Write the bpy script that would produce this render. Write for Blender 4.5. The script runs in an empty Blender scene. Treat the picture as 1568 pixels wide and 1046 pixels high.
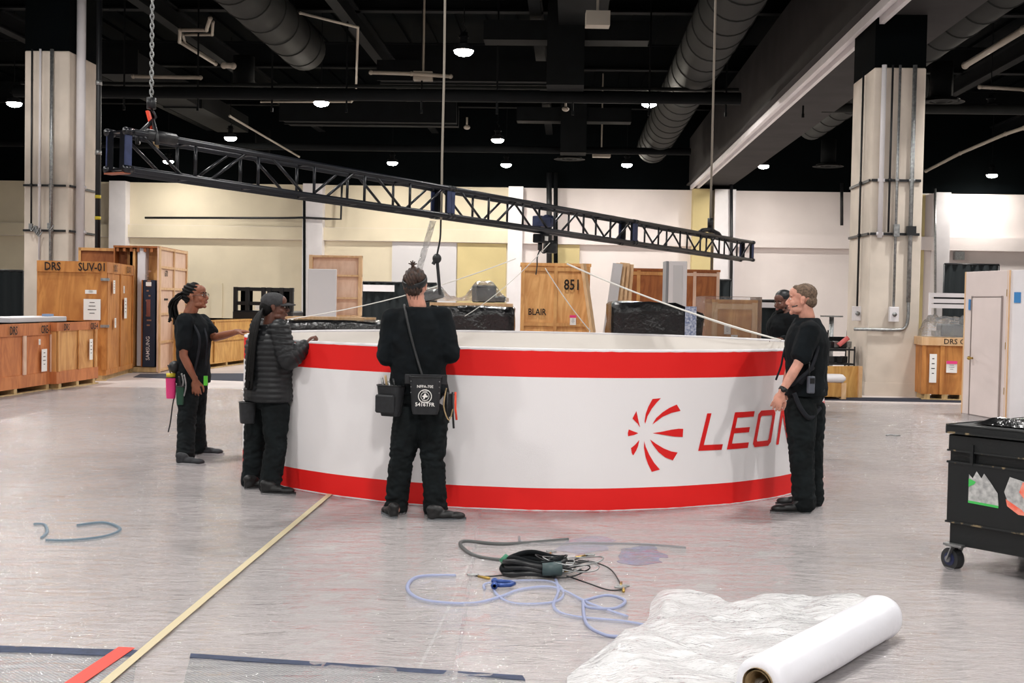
import bpy, bmesh, math, random
from mathutils import Vector, Matrix, noise
PI = math.pi
V = Vector
random.seed(7)
S = bpy.context.scene
COL = S.collection

# ------------------------------------------------------------------ camera
F = 1850.0
EYE = V((0, 0, 1.56))
cam = bpy.data.cameras.new('camera'); cam.sensor_width = 36; cam.lens = 36*F/1568
cam.clip_start = .05; cam.clip_end = 300
camo = bpy.data.objects.new('camera', cam); COL.objects.link(camo)
RM = Matrix.Rotation(PI/2-math.radians(1.83), 3, 'X') @ Matrix.Rotation(math.radians(1.05), 3, 'Z')
camo.matrix_world = Matrix.Translation(EYE) @ RM.to_4x4()
S.camera = camo
S.view_settings.view_transform = 'Standard'; S.view_settings.look = 'None'
S.view_settings.gamma = 1; S.view_settings.use_curve_mapping = False
S.view_settings.exposure = 0.22
LAMP_W = 330.0

w = bpy.data.worlds.new('world'); S.world = w; w.use_nodes = True
w.node_tree.nodes['Background'].inputs[0].default_value = (.8, .85, 1, 1)
w.node_tree.nodes['Background'].inputs[1].default_value = 0.03

def ray(px, py):
    return RM @ V(((px-784)/F, -(py-523)/F, -1))
def P(px, py, Y):            # point on a sight line at a given distance
    d = ray(px, py); return EYE + d*(Y/d.y)
def G(px, py, z=0.0):        # point where a sight line meets a level
    d = ray(px, py); return EYE + d*((z-EYE.z)/d.z)
def ZH(px, py, Y): return P(px, py, Y).z

YAW = math.atan2(86, F)      # the hall is turned slightly against the view
CA, SA = math.cos(YAW), math.sin(YAW)
def B(u, v, z=0.0): return V((u*CA+v*SA, -u*SA+v*CA, z))

# ------------------------------------------------------------------ materials
def lin(c):
    c /= 255.0
    return c/12.92 if c <= .04045 else ((c+.055)/1.055)**2.4
def rgb(c): return (lin(c[0]), lin(c[1]), lin(c[2]), 1)
MATS = {}
def mat(name, c, rough=.6, metal=0.0, var=.0, vs=8.0, bump=0.0, bs=40.0, stretch=(1,1,1), c2=None, spec=.5, emit=None, alpha=None, sheen=0, coat=0):
    if name in MATS: return MATS[name]
    m = bpy.data.materials.new(name); m.use_nodes = True
    nt = m.node_tree; N = nt.nodes; L = nt.links
    b = N['Principled BSDF']
    b.inputs['Base Color'].default_value = rgb(c)
    b.inputs['Roughness'].default_value = rough; b.inputs['Metallic'].default_value = metal
    b.inputs['Specular IOR Level'].default_value = spec
    if coat: b.inputs['Coat Weight'].default_value = coat
    if sheen: b.inputs['Sheen Weight'].default_value = sheen
    tc = N.new('ShaderNodeTexCoord'); mp = N.new('ShaderNodeMapping'); mp.inputs['Scale'].default_value = stretch
    L.new(tc.outputs['Object'], mp.inputs[0])
    if var or c2:
        n = N.new('ShaderNodeTexNoise'); n.inputs['Scale'].default_value = vs; n.inputs['Detail'].default_value = 5
        L.new(mp.outputs[0], n.inputs[0])
        r = N.new('ShaderNodeValToRGB'); r.color_ramp.elements[0].position = .35; r.color_ramp.elements[1].position = .65
        c2 = c2 or tuple(max(0, x*(1-var)) for x in c)
        r.color_ramp.elements[0].color = rgb(c2); r.color_ramp.elements[1].color = rgb(c)
        L.new(n.outputs[0], r.inputs[0]); L.new(r.outputs[0], b.inputs['Base Color'])
    if bump:
        n2 = N.new('ShaderNodeTexNoise'); n2.inputs['Scale'].default_value = bs; n2.inputs['Detail'].default_value = 4
        L.new(mp.outputs[0], n2.inputs[0])
        bp = N.new('ShaderNodeBump'); bp.inputs['Strength'].default_value = 1; bp.inputs['Distance'].default_value = bump
        L.new(n2.outputs[0], bp.inputs['Height']); L.new(bp.outputs[0], b.inputs['Normal'])
    if emit:
        b.inputs['Emission Color'].default_value = rgb(c); b.inputs['Emission Strength'].default_value = emit
    if alpha is not None: b.inputs['Alpha'].default_value = alpha
    MATS[name] = m; return m

def wood(name, c, c2, knots=.0, rough=.6):
    if name in MATS: return MATS[name]
    m = bpy.data.materials.new(name); m.use_nodes = True; nt = m.node_tree; N = nt.nodes; L = nt.links
    b = N['Principled BSDF']; b.inputs['Roughness'].default_value = rough
    tc = N.new('ShaderNodeTexCoord'); mp = N.new('ShaderNodeMapping'); mp.inputs['Scale'].default_value = (1, 1, .22)
    L.new(tc.outputs['Object'], mp.inputs[0])
    n = N.new('ShaderNodeTexNoise'); n.inputs['Scale'].default_value = 4; n.inputs['Detail'].default_value = 6; n.inputs['Distortion'].default_value = .8
    L.new(mp.outputs[0], n.inputs[0])
    ml = N.new('ShaderNodeMath'); ml.operation = 'MULTIPLY'; ml.inputs[1].default_value = 9
    fr = N.new('ShaderNodeMath'); fr.operation = 'PINGPONG'; fr.inputs[1].default_value = 1
    L.new(n.outputs[0], ml.inputs[0]); L.new(ml.outputs[0], fr.inputs[0])
    n2 = N.new('ShaderNodeTexNoise'); n2.inputs['Scale'].default_value = 1.6; n2.inputs['Detail'].default_value = 3
    L.new(tc.outputs['Object'], n2.inputs[0])
    mx = N.new('ShaderNodeMath'); mx.operation = 'MULTIPLY_ADD'; mx.inputs[1].default_value = .45
    L.new(fr.outputs[0], mx.inputs[0]); L.new(n2.outputs[0], mx.inputs[2])
    r = N.new('ShaderNodeValToRGB'); r.color_ramp.elements[0].position = .3; r.color_ramp.elements[1].position = 1.0
    r.color_ramp.elements[0].color = rgb(c2); r.color_ramp.elements[1].color = rgb(c)
    L.new(mx.outputs[0], r.inputs[0]); L.new(r.outputs[0], b.inputs['Base Color'])
    MATS[name] = m; return m

def film(name, white=.12, rough=.16, bump=.02, tint=(236, 238, 240), scale=5.0, gl=1.0):
    """clear plastic film: mostly see-through, with a glossy crinkled face"""
    m = bpy.data.materials.new(name); m.use_nodes = True; nt = m.node_tree; N = nt.nodes; L = nt.links
    for n in list(N): N.remove(n)
    out = N.new('ShaderNodeOutputMaterial'); tr = N.new('ShaderNodeBsdfTransparent'); g = N.new('ShaderNodeBsdfGlossy'); d = N.new('ShaderNodeBsdfDiffuse')
    tr.inputs[0].default_value = (.97, .97, .97, 1); g.inputs['Roughness'].default_value = rough; d.inputs[0].default_value = rgb(tint)
    tc = N.new('ShaderNodeTexCoord')
    def layer(sc, rot, st, dist, detail=4):
        mp = N.new('ShaderNodeMapping'); mp.inputs['Scale'].default_value = st; mp.inputs['Rotation'].default_value = (0, 0, rot)
        n = N.new('ShaderNodeTexNoise'); n.inputs['Scale'].default_value = sc; n.inputs['Detail'].default_value = detail; n.inputs['Distortion'].default_value = dist
        n.inputs['Roughness'].default_value = .48
        L.new(tc.outputs['Object'], mp.inputs[0]); L.new(mp.outputs[0], n.inputs[0])
        # ridge: sharp folds where the noise crosses its middle
        a = N.new('ShaderNodeMath'); a.operation = 'SUBTRACT'; a.inputs[1].default_value = .5; L.new(n.outputs[0], a.inputs[0])
        b = N.new('ShaderNodeMath'); b.operation = 'ABSOLUTE'; L.new(a.outputs[0], b.inputs[0])
        c = N.new('ShaderNodeMath'); c.operation = 'POWER'; c.inputs[1].default_value = .9; L.new(b.outputs[0], c.inputs[0])
        return c.outputs[0]
    h1 = layer(scale*.45, .25, (1, 3.2, 1), .8)
    h2 = layer(scale*1.5, -.7, (1, 3.4, 1), 1.4)
    h3 = layer(scale*5, .6, (1, 3.0, 1), 1.6, 3)
    def add(a, b, f):
        q = N.new('ShaderNodeMath'); q.operation = 'MULTIPLY_ADD'; q.inputs[1].default_value = f
        L.new(b, q.inputs[0]); L.new(a, q.inputs[2]); return q.outputs[0]
    h = add(add(h1, h2, .5), h3, .2)
    bp = N.new('ShaderNodeBump'); bp.inputs['Strength'].default_value = 1; bp.inputs['Distance'].default_value = bump
    L.new(h, bp.inputs['Height'])
    for x in (g, d): L.new(bp.outputs[0], x.inputs['Normal'])
    fr = N.new('ShaderNodeFresnel'); fr.inputs['IOR'].default_value = 1.5; L.new(bp.outputs[0], fr.inputs['Normal'])
    fm = N.new('ShaderNodeMath'); fm.operation = 'MULTIPLY'; fm.inputs[1].default_value = gl; fm.use_clamp = True; L.new(fr.outputs[0], fm.inputs[0])
    m1 = N.new('ShaderNodeMixShader'); m1.inputs[0].default_value = white; L.new(tr.outputs[0], m1.inputs[1]); L.new(d.outputs[0], m1.inputs[2])
    m2 = N.new('ShaderNodeMixShader'); L.new(fm.outputs[0], m2.inputs[0]); L.new(m1.outputs[0], m2.inputs[1]); L.new(g.outputs[0], m2.inputs[2])
    L.new(m2.outputs[0], out.inputs[0])
    return m

M = dict(
    wallc=mat('wall_cream', (222, 211, 186), .8, var=.05, vs=.6, bump=.003, bs=30),
    wallp=mat('wall_pale', (231, 222, 219), .8, var=.04, vs=.5),
    wally=mat('wall_yellow', (206, 189, 138), .8, var=.05, vs=.6),
    wallg=mat('wall_grey_door', (204, 202, 204), .6),
    black=mat('black_paint', (6, 10, 12), .9, var=.3, vs=.8, spec=.05),
    beam=mat('beam_grey', (54, 52, 52), .8, var=.15, vs=1, spec=.2),
    duct=mat('duct_paint', (34, 36, 35), .7, var=.2, vs=1.2, spec=.15),
    pipeb=mat('ceiling_steel', (15, 18, 20), .8, var=.25, vs=2, spec=.12),
    white=mat('white_fabric', (240, 237, 238), .75, bump=.0008, bs=300),
    inner=mat('white_lining', (252, 247, 240), .8),
    red=mat('red_fabric', (232, 14, 10), .7),
    redp=mat('red_print', (224, 16, 14), .6),
    whitep=mat('white_paint', (228, 224, 226), .5, var=.03, vs=2),
    pinkw=mat('primed_panel', (226, 212, 208), .6, var=.04, vs=1.5),
    truss=mat('navy_black_tube', (13, 17, 27), .3, .2, var=.3, vs=12, spec=.6),
    trussp=mat('blue_grey_plate', (56, 66, 102), .45, .1, var=.2, vs=14),
    chrome=mat('steel', (180, 182, 186), .25, 1),
    galv=mat('galvanised', (170, 172, 172), .4, .8, var=.2, vs=20),
    dark=mat('dark_plastic', (20, 22, 25), .45),
    rubber=mat('rubber', (40, 42, 44), .6),
    darkcloth=mat('black_cloth', (16, 20, 23), .9, var=.25, vs=25, bump=.001, bs=220, spec=.2),
    shirt=mat('charcoal_cotton', (17, 23, 27), .9, var=.3, vs=9, bump=.001, bs=260, spec=.2),
    trouser=mat('black_work_cotton', (23, 29, 31), .9, var=.35, vs=10, bump=.001, bs=240, spec=.2),
    jacket=mat('quilted_nylon', (24, 26, 29), .5, var=.2, vs=8, spec=.4),
    hairb=mat('black_hair', (10, 9, 9), .6, var=.4, vs=60, spec=.2),
    hairn=mat('brown_hair', (72, 48, 36), .55, var=.5, vs=50),
    hairg=mat('sandy_grey_hair', (128, 106, 88), .7, var=.35, vs=60, spec=.3),
    skd=mat('brown_skin', (150, 92, 66), .5, var=.12, vs=12),
    skd2=mat('dark_skin', (104, 64, 50), .5, var=.12, vs=12),
    skl=mat('fair_skin', (222, 160, 138), .5, var=.14, vs=12),
    navy=mat('navy_board', (24, 40, 66), .5, var=.2, vs=4),
    paper=mat('paper', (240, 238, 234), .6),
    ink=mat('stencil_ink', (34, 24, 20), .8),
    pink=mat('hot_pink', (235, 60, 130), .5),
    lime=mat('lime_plastic', (90, 200, 50), .4),
    yell=mat('yellow_tape', (225, 205, 60), .5),
    bluetape=mat('blue_tape', (60, 130, 190), .6),
    orange=mat('orange_webbing', (240, 78, 48), .6),
    blackfilm=mat('black_stretch_wrap', (12, 12, 14), .22, bump=.02, bs=9, spec=.7),
    card=mat('cardboard', (186, 160, 118), .8, var=.15, vs=9),
    roll=mat('film_roll', (232, 232, 238), .35, bump=.004, bs=12, stretch=(1, 1, 1)),
    brass=mat('brass', (190, 160, 90), .3, 1),
)
CRW = dict(
    orange=wood('orange_plywood', (208, 142, 72), (168, 100, 42)),
    red=wood('red_plywood', (210, 132, 78), (174, 98, 54)),
    tan=wood('tan_plywood', (222, 168, 104), (186, 124, 68)),
    pale=wood('pale_pine', (228, 192, 150), (205, 160, 112)),
    rose=wood('pinkish_pine', (232, 200, 178), (214, 176, 150)),
    osb=wood('strand_board', (216, 168, 96), (180, 126, 60)),
    brown=wood('brown_plywood', (178, 108, 56), (134, 72, 32)),
    honey=wood('honey_plywood', (240, 186, 120), (204, 138, 76)),
    skid=wood('skid_timber', (212, 184, 134), (176, 144, 96)),
)

# ------------------------------------------------------------------ mesh tools
class MB:
    def __init__(s): s.v = []; s.f = []; s.mi = []; s.cur = 0
    def add(s, vs, fs):
        o = len(s.v); s.v += [V(x) for x in vs]; s.f += [tuple(i+o for i in f) for f in fs]; s.mi += [s.cur]*len(fs); return s
    def box(s, c, size, M3=None, bev=0):
        c = V(c); x, y, z = [k/2 for k in size]
        if bev and min(x, y, z) > bev:
            bm = bmesh.new(); bmesh.ops.create_cube(bm, size=1)
            for q in bm.verts: q.co = V((q.co.x*2*x, q.co.y*2*y, q.co.z*2*z))
            bmesh.ops.bevel(bm, geom=bm.edges[:], offset=bev, segments=1, affect='EDGES')
            vs = [q.co.copy() for q in bm.verts]; fs = [[q.index for q in f.verts] for f in bm.faces]; bm.free()
        else:
            vs = [V((a*x, b*y, d*z)) for a in (-1, 1) for b in (-1, 1) for d in (-1, 1)]
            fs = [(0,1,3,2),(4,6,7,5),(0,4,5,1),(2,3,7,6),(0,2,6,4),(1,5,7,3)]
        if M3: vs = [M3 @ q for q in vs]
        return s.add([c+q for q in vs], fs)
    def bar(s, a, b, wx, wz, up=(0, 0, 1)):
        a, b = V(a), V(b); d = (b-a); l = d.length; d.normalize(); up = V(up)
        sx = d.cross(up)
        if sx.length < 1e-4: sx = d.cross(V((1, 0, 0)))
        sx.normalize(); uz = sx.cross(d)
        return s.box((a+b)/2, (wx, l, wz), Matrix((sx, d, uz)).transposed())
    def cyl(s, a, b, r, r2=None, n=12, cap=True):
        return s.tube([a, b], [r, r if r2 is None else r2], n, cap)
    def tube(s, pts, r, n=10, cap=True, flat=1.0, closed=False):
        pts = [V(p) for p in pts]; k = len(pts)
        rs = r if isinstance(r, (list, tuple)) else [r]*k
        up = None; rings = []
        for i in range(k):
            if closed: d = pts[(i+1) % k]-pts[i-1]
            else: d = pts[min(i+1, k-1)]-pts[max(i-1, 0)]
            d = d.normalized() if d.length > 1e-9 else V((0, 0, 1))
            if up is None:
                up = V((0, 0, 1)) if abs(d.z) < .9 else V((0, 1, 0))
            a = d.cross(up); a.normalize(); up = a.cross(d); up.normalize()
            rings.append([pts[i]+(a*math.cos(t*2*PI/n)+up*math.sin(t*2*PI/n)*flat)*rs[i] for t in range(n)])
        vs = [q for R_ in rings for q in R_]; fs = []
        for i in range(k if closed else k-1):
            j = (i+1) % k
            for t in range(n): fs.append((i*n+t, i*n+(t+1) % n, j*n+(t+1) % n, j*n+t))
        if cap and not closed:
            fs.append(tuple(range(n-1, -1, -1))); fs.append(tuple((k-1)*n+t for t in range(n)))
        return s.add(vs, fs)
    def ell(s, c, r, M3=None, n=14, m=9):
        c = V(c); r = (r, r, r) if isinstance(r, (int, float)) else r
        vs = [V((0, 0, r[2]))]; fs = []
        for i in range(1, m):
            a = PI*i/m
            for t in range(n): vs.append(V((r[0]*math.sin(a)*math.cos(2*PI*t/n), r[1]*math.sin(a)*math.sin(2*PI*t/n), r[2]*math.cos(a))))
        vs.append(V((0, 0, -r[2])))
        for t in range(n):
            u = (t+1) % n; fs.append((0, 1+t, 1+u))
            for i in range(m-2): fs.append((1+i*n+t, 1+(i+1)*n+t, 1+(i+1)*n+u, 1+i*n+u))
            fs.append((1+(m-2)*n+t, len(vs)-1, 1+(m-2)*n+u))
        if M3: vs = [M3 @ q for q in vs]
        return s.add([c+q for q in vs], fs)
    def seg(s, a, ra, b, rb, n=14):          # a limb piece: tapered tube with round ends
        s.cyl(a, b, ra, rb, n); s.ell(a, ra, n=n); s.ell(b, rb, n=n); return s
    def loft(s, rings, n=20):                # rings: (centre, rx, ry, yaw)
        vs = []; fs = []; k = len(rings)
        for c, rx, ry, yw in rings:
            c = V(c); cy, sy = math.cos(yw), math.sin(yw)
            for t in range(n):
                x, y = rx*math.cos(2*PI*t/n), ry*math.sin(2*PI*t/n)
                vs.append(c+V((x*cy-y*sy, x*sy+y*cy, 0)))
        for i in range(k-1):
            for t in range(n): fs.append((i*n+t, i*n+(t+1) % n, (i+1)*n+(t+1) % n, (i+1)*n+t))
        fs.append(tuple(range(n-1, -1, -1))); fs.append(tuple((k-1)*n+t for t in range(n)))
        return s.add(vs, fs)
    def prism(s, poly, o, x, y, th):         # outline in the plane (o; x, y), thickness th along x cross y
        o, x, y = V(o), V(x), V(y); nrm = x.cross(y).normalized(); k = len(poly)
        a = [o+x*p[0]+y*p[1] for p in poly]; b = [q+nrm*th for q in a]
        fs = [tuple(range(k-1, -1, -1)), tuple(range(k, 2*k))]+[(i, (i+1) % k, k+(i+1) % k, k+i) for i in range(k)]
        return s.add(a+b, fs)
    def build(s, name, m, parent=None, smooth=None, org=None, mats=None):
        me = bpy.data.meshes.new(name)
        org = V(org) if org is not None else V((0, 0, 0))
        me.from_pydata([tuple(q-org) for q in s.v], [], s.f); me.update()
        me.materials.append(m)
        for x in (mats or []): me.materials.append(x)
        if mats: me.polygons.foreach_set('material_index', s.mi)
        if smooth: me.polygons.foreach_set('use_smooth', [True]*len(me.polygons))
        if smooth == 'auto':
            bm = bmesh.new(); bm.from_mesh(me)
            for e in bm.edges: e.smooth = len(e.link_faces) == 2 and e.calc_face_angle(0) < .7
            bm.to_mesh(me); bm.free()
        o = bpy.data.objects.new(name, me); COL.objects.link(o)
        if parent: o.parent = parent; o.location = org
        else: o.location = org
        return o
def tag(o, label=None, cat=None, group=None, kind=None):
    if label: o['label'] = label
    if cat: o['category'] = cat
    if group: o['group'] = group
    if kind: o['kind'] = kind
    return o
def thing(name, label, cat, loc=(0, 0, 0), rotz=0, group=None):
    o = bpy.data.objects.new(name, None); COL.objects.link(o); o.location = loc; o.rotation_euler = (0, 0, rotz)
    o.empty_display_size = .1
    return tag(o, label, cat, group)
def structure(name, mb, m, smooth=None, **k): return tag(mb.build(name, m, None, smooth, **k), kind='structure')
def copy_tree(o, parent=None):
    c = o.copy(); COL.objects.link(c)
    if parent: c.parent = parent
    for ch in list(o.children): copy_tree(ch, c)
    return c
def text_mb(mb, txt, o, x, y, h, lift=.002, bold=0.0, center=True, sx=1.0):
    """flat lettering: baseline start/centre o, running along x, upright along y"""
    cu = bpy.data.curves.new('t', 'FONT'); cu.body = txt; cu.size = 1; cu.offset = bold; cu.resolution_u = 2
    cu.align_x = 'CENTER' if center else 'LEFT'
    ob = bpy.data.objects.new('t', cu); COL.objects.link(ob)
    dg = bpy.context.evaluated_depsgraph_get(); me = ob.evaluated_get(dg).to_mesh()
    x, y = V(x).normalized(), V(y).normalized(); n = x.cross(y)
    k = h/.7
    mb.add([V(o)+x*(q.co.x*k*sx)+y*(q.co.y*k)+n*lift for q in me.vertices], [tuple(p.vertices) for p in me.polygons])
    bpy.data.objects.remove(ob); bpy.data.curves.remove(cu); return mb
def remesh(mb, name, m, parent, voxel=.008, smooth=3, disp=None, org=None, fac=.6):
    org = V(org) if org is not None else V((0, 0, 0))
    me = bpy.data.meshes.new(name); me.from_pydata([tuple(q-org) for q in mb.v], [], mb.f); me.update()
    bm = bmesh.new(); bm.from_mesh(me); bmesh.ops.recalc_face_normals(bm, faces=bm.faces); bm.to_mesh(me); bm.free()
    ob = bpy.data.objects.new('tmp', me); COL.objects.link(ob)
    r = ob.modifiers.new('r', 'REMESH'); r.mode = 'VOXEL'; r.voxel_size = voxel; r.use_smooth_shade = True
    if smooth:
        sm = ob.modifiers.new('s', 'SMOOTH'); sm.iterations = smooth; sm.factor = fac
    dg = bpy.context.evaluated_depsgraph_get()
    nm = bpy.data.meshes.new_from_object(ob.evaluated_get(dg)); bpy.data.objects.remove(ob); bpy.data.meshes.remove(me)
    nm.name = name
    if disp:
        ns = [q.normal.copy() for q in nm.vertices]
        cs = [q.co.copy() for q in nm.vertices]
        for q, nn, c in zip(nm.vertices, ns, cs): q.co = c+nn*disp(c, nn)
    nm.polygons.foreach_set('use_smooth', [True]*len(nm.polygons))
    nm.materials.clear(); nm.materials.append(m)
    o = bpy.data.objects.new(name, nm); COL.objects.link(o); o.location = org
    if parent: o.parent = parent
    return o
def smoothpath(pts, k=8):
    pts = [V(p) for p in pts]; out = []
    q = [pts[0]]+pts+[pts[-1]]
    for i in range(1, len(q)-2):
        for j in range(k):
            t = j/k; a, b, c, d = q[i-1], q[i], q[i+1], q[i+2]
            out.append(.5*((2*b)+(c-a)*t+(2*a-5*b+4*c-d)*t*t+(3*b-a-3*c+d)*t**3))
    out.append(pts[-1]); return out

# ------------------------------------------------------------------ high-bay lamps and their light
LAMPS = [((710, 78), 27.5), ((492, 157), 34.5), ((994, 158), 34.5), ((22, 158), 34.5), ((1517, 168), 34.5), ((353, 211), 42.5), ((762, 214), 42.5),
         ((1188, 219), 42.5), ((601, 249), 50), ((775, 252), 50), ((960, 252), 50), ((1169, 254), 50), ((258, 247), 50), ((1519, 268), 45.5), ((1437, 3), 24)]
LH = 7.3
glow = mat('lamp_lens', (255, 246, 230), .5, emit=160.0)
proto_lamp = thing('high_bay_lamp', 'x', 'ceiling lamp')
MB().cyl((0, 0, .12), (0, 0, .17), .2, .1, 20).cyl((0, 0, .0), (0, 0, .12), .235, .2, 20, cap=False).build('shade', M['dark'], proto_lamp, True)
MB().ell((0, 0, -.02), (.215, .215, .1), n=20).build('lens', glow, proto_lamp, True)
MB().cyl((0, 0, .17), (0, 0, .42), .09, n=12).cyl((0, 0, .3), (0, 0, .33), .13, n=12).build('driver_box', M['pipeb'], proto_lamp, True)
MB().tube([(0, 0, .42), (.05, 0, .5), (0, 0, .55), (-.04, 0, .6), (0, 0, .65), (0, 0, 3.58)], .014, 6).build('hanging_cord', M['pipeb'], proto_lamp)
def light_at(p, name='lamp_light', e=1.0, size=.44):
    l = bpy.data.lights.new(name, 'AREA'); l.shape = 'DISK'; l.size = size; l.energy = LAMP_W*e; l.color = (1, .975, .945)
    l.spread = math.radians(180)
    o = bpy.data.objects.new(name, l); COL.objects.link(o); o.location = (p[0], p[1], p[2]-.14); return o
LL = ['the large bright lamp highest at the middle of the ceiling, nearest of all',
      'round lamp high above the truss, between its hoist chain and the middle cable',
      'round lamp glowing under the wide banded duct',
      'lamp at the far left edge, left of the left column',
      'round lamp high at the right, right of the right column',
      'lamp just above the black truss near its hoist chain',
      'lamp in the middle, above and beside a small far one',
      'upper of the two lamps between the big beam and the right column',
      'small far lamp left of the middle cable',
      'small far lamp low in the middle, right of the cable',
      'small far lamp left of where the big beam meets the back wall',
      'lower of the two lamps between the big beam and the right column',
      'lamp glimpsed through the bars of the left end of the truss',
      'lamp low at the far right edge above the back wall',
      'lamp cut off by the top edge, right of the big beam']
for i, ((px, py), Y) in enumerate(LAMPS):
    o = proto_lamp if i == 0 else copy_tree(proto_lamp)
    p = G(px, py, LH); o.location = p; tag(o, LL[i], None, 'high bay lamps of the hall ceiling')
    light_at(p, e=.42 if Y > 45 else (.7 if Y > 40 else 1.0))
for x, y in ((-9, 20), (0, 19), (8.5, 19), (-20, 27), (16, 26), (-5, 11.5), (4.5, 11.5), (-13, 11.5), (13, 11.5), (-9, 4), (0, 3.5), (9, 4), (-4.5, -3.5), (4.5, -3.5), (13.5, -3.5), (-13.5, -3.5), (0, -10), (17, 20), (-17, 20)):
    light_at((x, y, 8.6 if 10 < y < 21 else 7.6), 'lamp_light', 1.0)
    # the fittings of these lamps are above or behind the view

# ------------------------------------------------------------------ the hall
WV = 53.5                                    # distance of the back wall in the hall's own axes
BH = 6.65                                    # height where the pale paint stops
def bb(mb, u, v, z, s):                      # a box square to the hall, from its centre
    return mb.box(B(u, v, z), s, Matrix.Rotation(-YAW, 3, 'Z'))
def UW(px, py=400):                          # hall coordinate u of a sight line on the back wall
    d = ray(px, py); n = V((SA, CA, 0)); t = WV/(d.dot(n)); p = EYE+d*t
    return p.x*CA-p.y*SA
m = MB(); bb(m, 0, 20, -.1, (70, 76, .2))
fl = mat('concrete_floor', (214, 204, 201), .5, var=.13, vs=.5, bump=.001, bs=3, spec=.45)
structure('floor', m, fl)
m = MB(); bb(m, 0, WV+.2, BH/2, (70, .4, BH)); structure('wall_back', m, M['wallp'])
m = MB(); bb(m, UW(-60)/2+UW(786)/2, WV-.02, BH/2-.002, (UW(786)-UW(-60), .06, BH-.004)); structure('wall_back_panel', m, M['wallc'])
m = MB(); bb(m, 0, WV+.2, BH+2.2, (70, .44, 4.4)); structure('wall_upper', m, M['black'])
for nm, u in (('wall_left', -35), ('wall_right', 35)):
    m = MB(); bb(m, u, 20, BH/2, (.3, 76, BH)); structure(nm, m, M['wallc'])
    m = MB(); bb(m, u, 20, BH+2.2, (.34, 76, 4.4)); structure(nm+'_upper', m, M['black'])
m = MB(); bb(m, 0, -18, 5.5, (70, .3, 11)); structure('wall_front', m, M['wallp'])
# roof deck with ribs, joists, beams
m = MB(); bb(m, 0, 20, 11, (70, 76, .2))
for k in range(60): bb(m, -30+k*1.0, 20, 10.85, (.25, 76, .12))
structure('ceiling', m, M['black'])
# pilasters, ledge, yellow bay
for k, (a, b, st) in enumerate(((174, 199, 'p'), (467, 497, 'p'), (778, 800, 'p'), (1090, 1122, 'p'), (1425, 1447, 'p'), (-140, -112, 'p'))):
    u0, u1 = UW(a), UW(b); m = MB(); bb(m, (u0+u1)/2, WV-.3, BH/2, (u1-u0, .6, BH)); structure('trim_%d' % (k+1), m, M['whitep'])
zl1, zl0 = 4.75, 4.18
m = MB(); bb(m, 0, WV-.15, (zl0+zl1)/2, (66, .3, zl1-zl0)); structure('trim_7', m, M['wallp'])
m = MB(); bb(m, (UW(-60)+UW(778))/2, WV-.16, (zl0+zl1)/2, (UW(778)-UW(-60), .3, zl1-zl0-.02)); structure('trim_8', m, M['wallc'])
u0, u1 = UW(1057), UW(1085); m = MB(); bb(m, (u0+u1)/2, WV-.35, BH/2, (u1-u0, .7, BH)); structure('trim_9', m, M['wally'])
for k, (a, b, zt, mm) in enumerate(((600, 700, 4.18, 'wallg'), (700, 776, 4.18, 'wally'), (1395, 1414, 6.6, 'wally'), (840, 888, 4.18, 'wally'))):
    u0, u1 = UW(a), UW(b); m = MB(); bb(m, (u0+u1)/2, WV-.08, zt/2, (u1-u0-.05, .1, zt-.02)); structure('wall_back_panel_%d' % (k+2), m, M[mm])
u0, u1 = UW(325), UW(342)
m = MB(); bb(m, (u0+u1)/2, WV-.08, 1.1, (u1-u0, .12, 2.2)); d = structure('door_1', m, M['wallc'])
# pipes and conduits on the back wall
def wallpipe(name, pts, r, mm, label):
    m = MB(); m.tube([B(UW(px, py)*(WV-dv)/WV, WV-dv, ZH(px, py, WV-1.2)) for px, py, dv in pts], r, 8)
    return tag(m.build(name, M[mm], None, True), label, 'pipe')
wallpipe('wall_pipe', [(222, 330, .5), (440, 331, .5), (462, 331, .75), (500, 333, .75), (522, 333, .5), (523, 300, .5), (524, 278, .5)], .05, 'dark', 'dark pipe running level along the back wall, left of the middle cable')
wallpipe('conduit', [(466, 300, .75), (466, 360, .75), (466, 440, .75), (466, 520, .75)], .06, 'pipeb', 'thin vertical conduit on the second pilaster from the left')
wallpipe('drain_pipe', [(841, 262, .5), (841, 330, .5), (841, 420, .5)], .12, 'dark', 'thick dark vertical pipe on the back wall right of the middle pilaster')
wallpipe('drain_pipe', [(851, 262, .5), (851, 330, .5), (851, 402, .5)], .09, 'pipeb', 'slimmer grey vertical pipe beside the thick dark one on the back wall')
wallpipe('conduit', [(1120, 278, .75), (1120, 380, .75), (1119, 470, .75)], .07, 'dark', 'dark vertical conduit on the back wall beyond the right end of the truss')
wallpipe('conduit', [(1289, 280, .5), (1289, 345, .5)], .07, 'dark', 'short dark conduit high on the back wall just left of the right column')
wallpipe('conduit', [(1432, 290, .75), (1432, 380, .75), (1432, 500, .75)], .05, 'galv', 'thin light conduit on the pilaster right of the right column')

# the big beam with the pale partition track under it
BU = UW(1081)-.6
def beam_u(px_at_wall): return UW(px_at_wall)
m = MB(); bw = 1.75; bz = 6.9
bb(m, BU+.65, 18, bz+1.0, (bw, 71, 2.0))
bb(m, BU+.65, 18, bz-.03, (bw+.2, 71, .06))
structure('trim_10', m, M['beam'])
m = MB(); bb(m, BU-.12, 18, bz-.13, (.09, 71, .2)); bb(m, BU+.12, 18, bz-.13, (.09, 71, .2)); bb(m, BU, 18, bz-.09, (.2, 71, .04))
tag(m.build('partition_track', M['whitep']), 'pale double track for a folding partition under the big grey beam', 'track')

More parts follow.
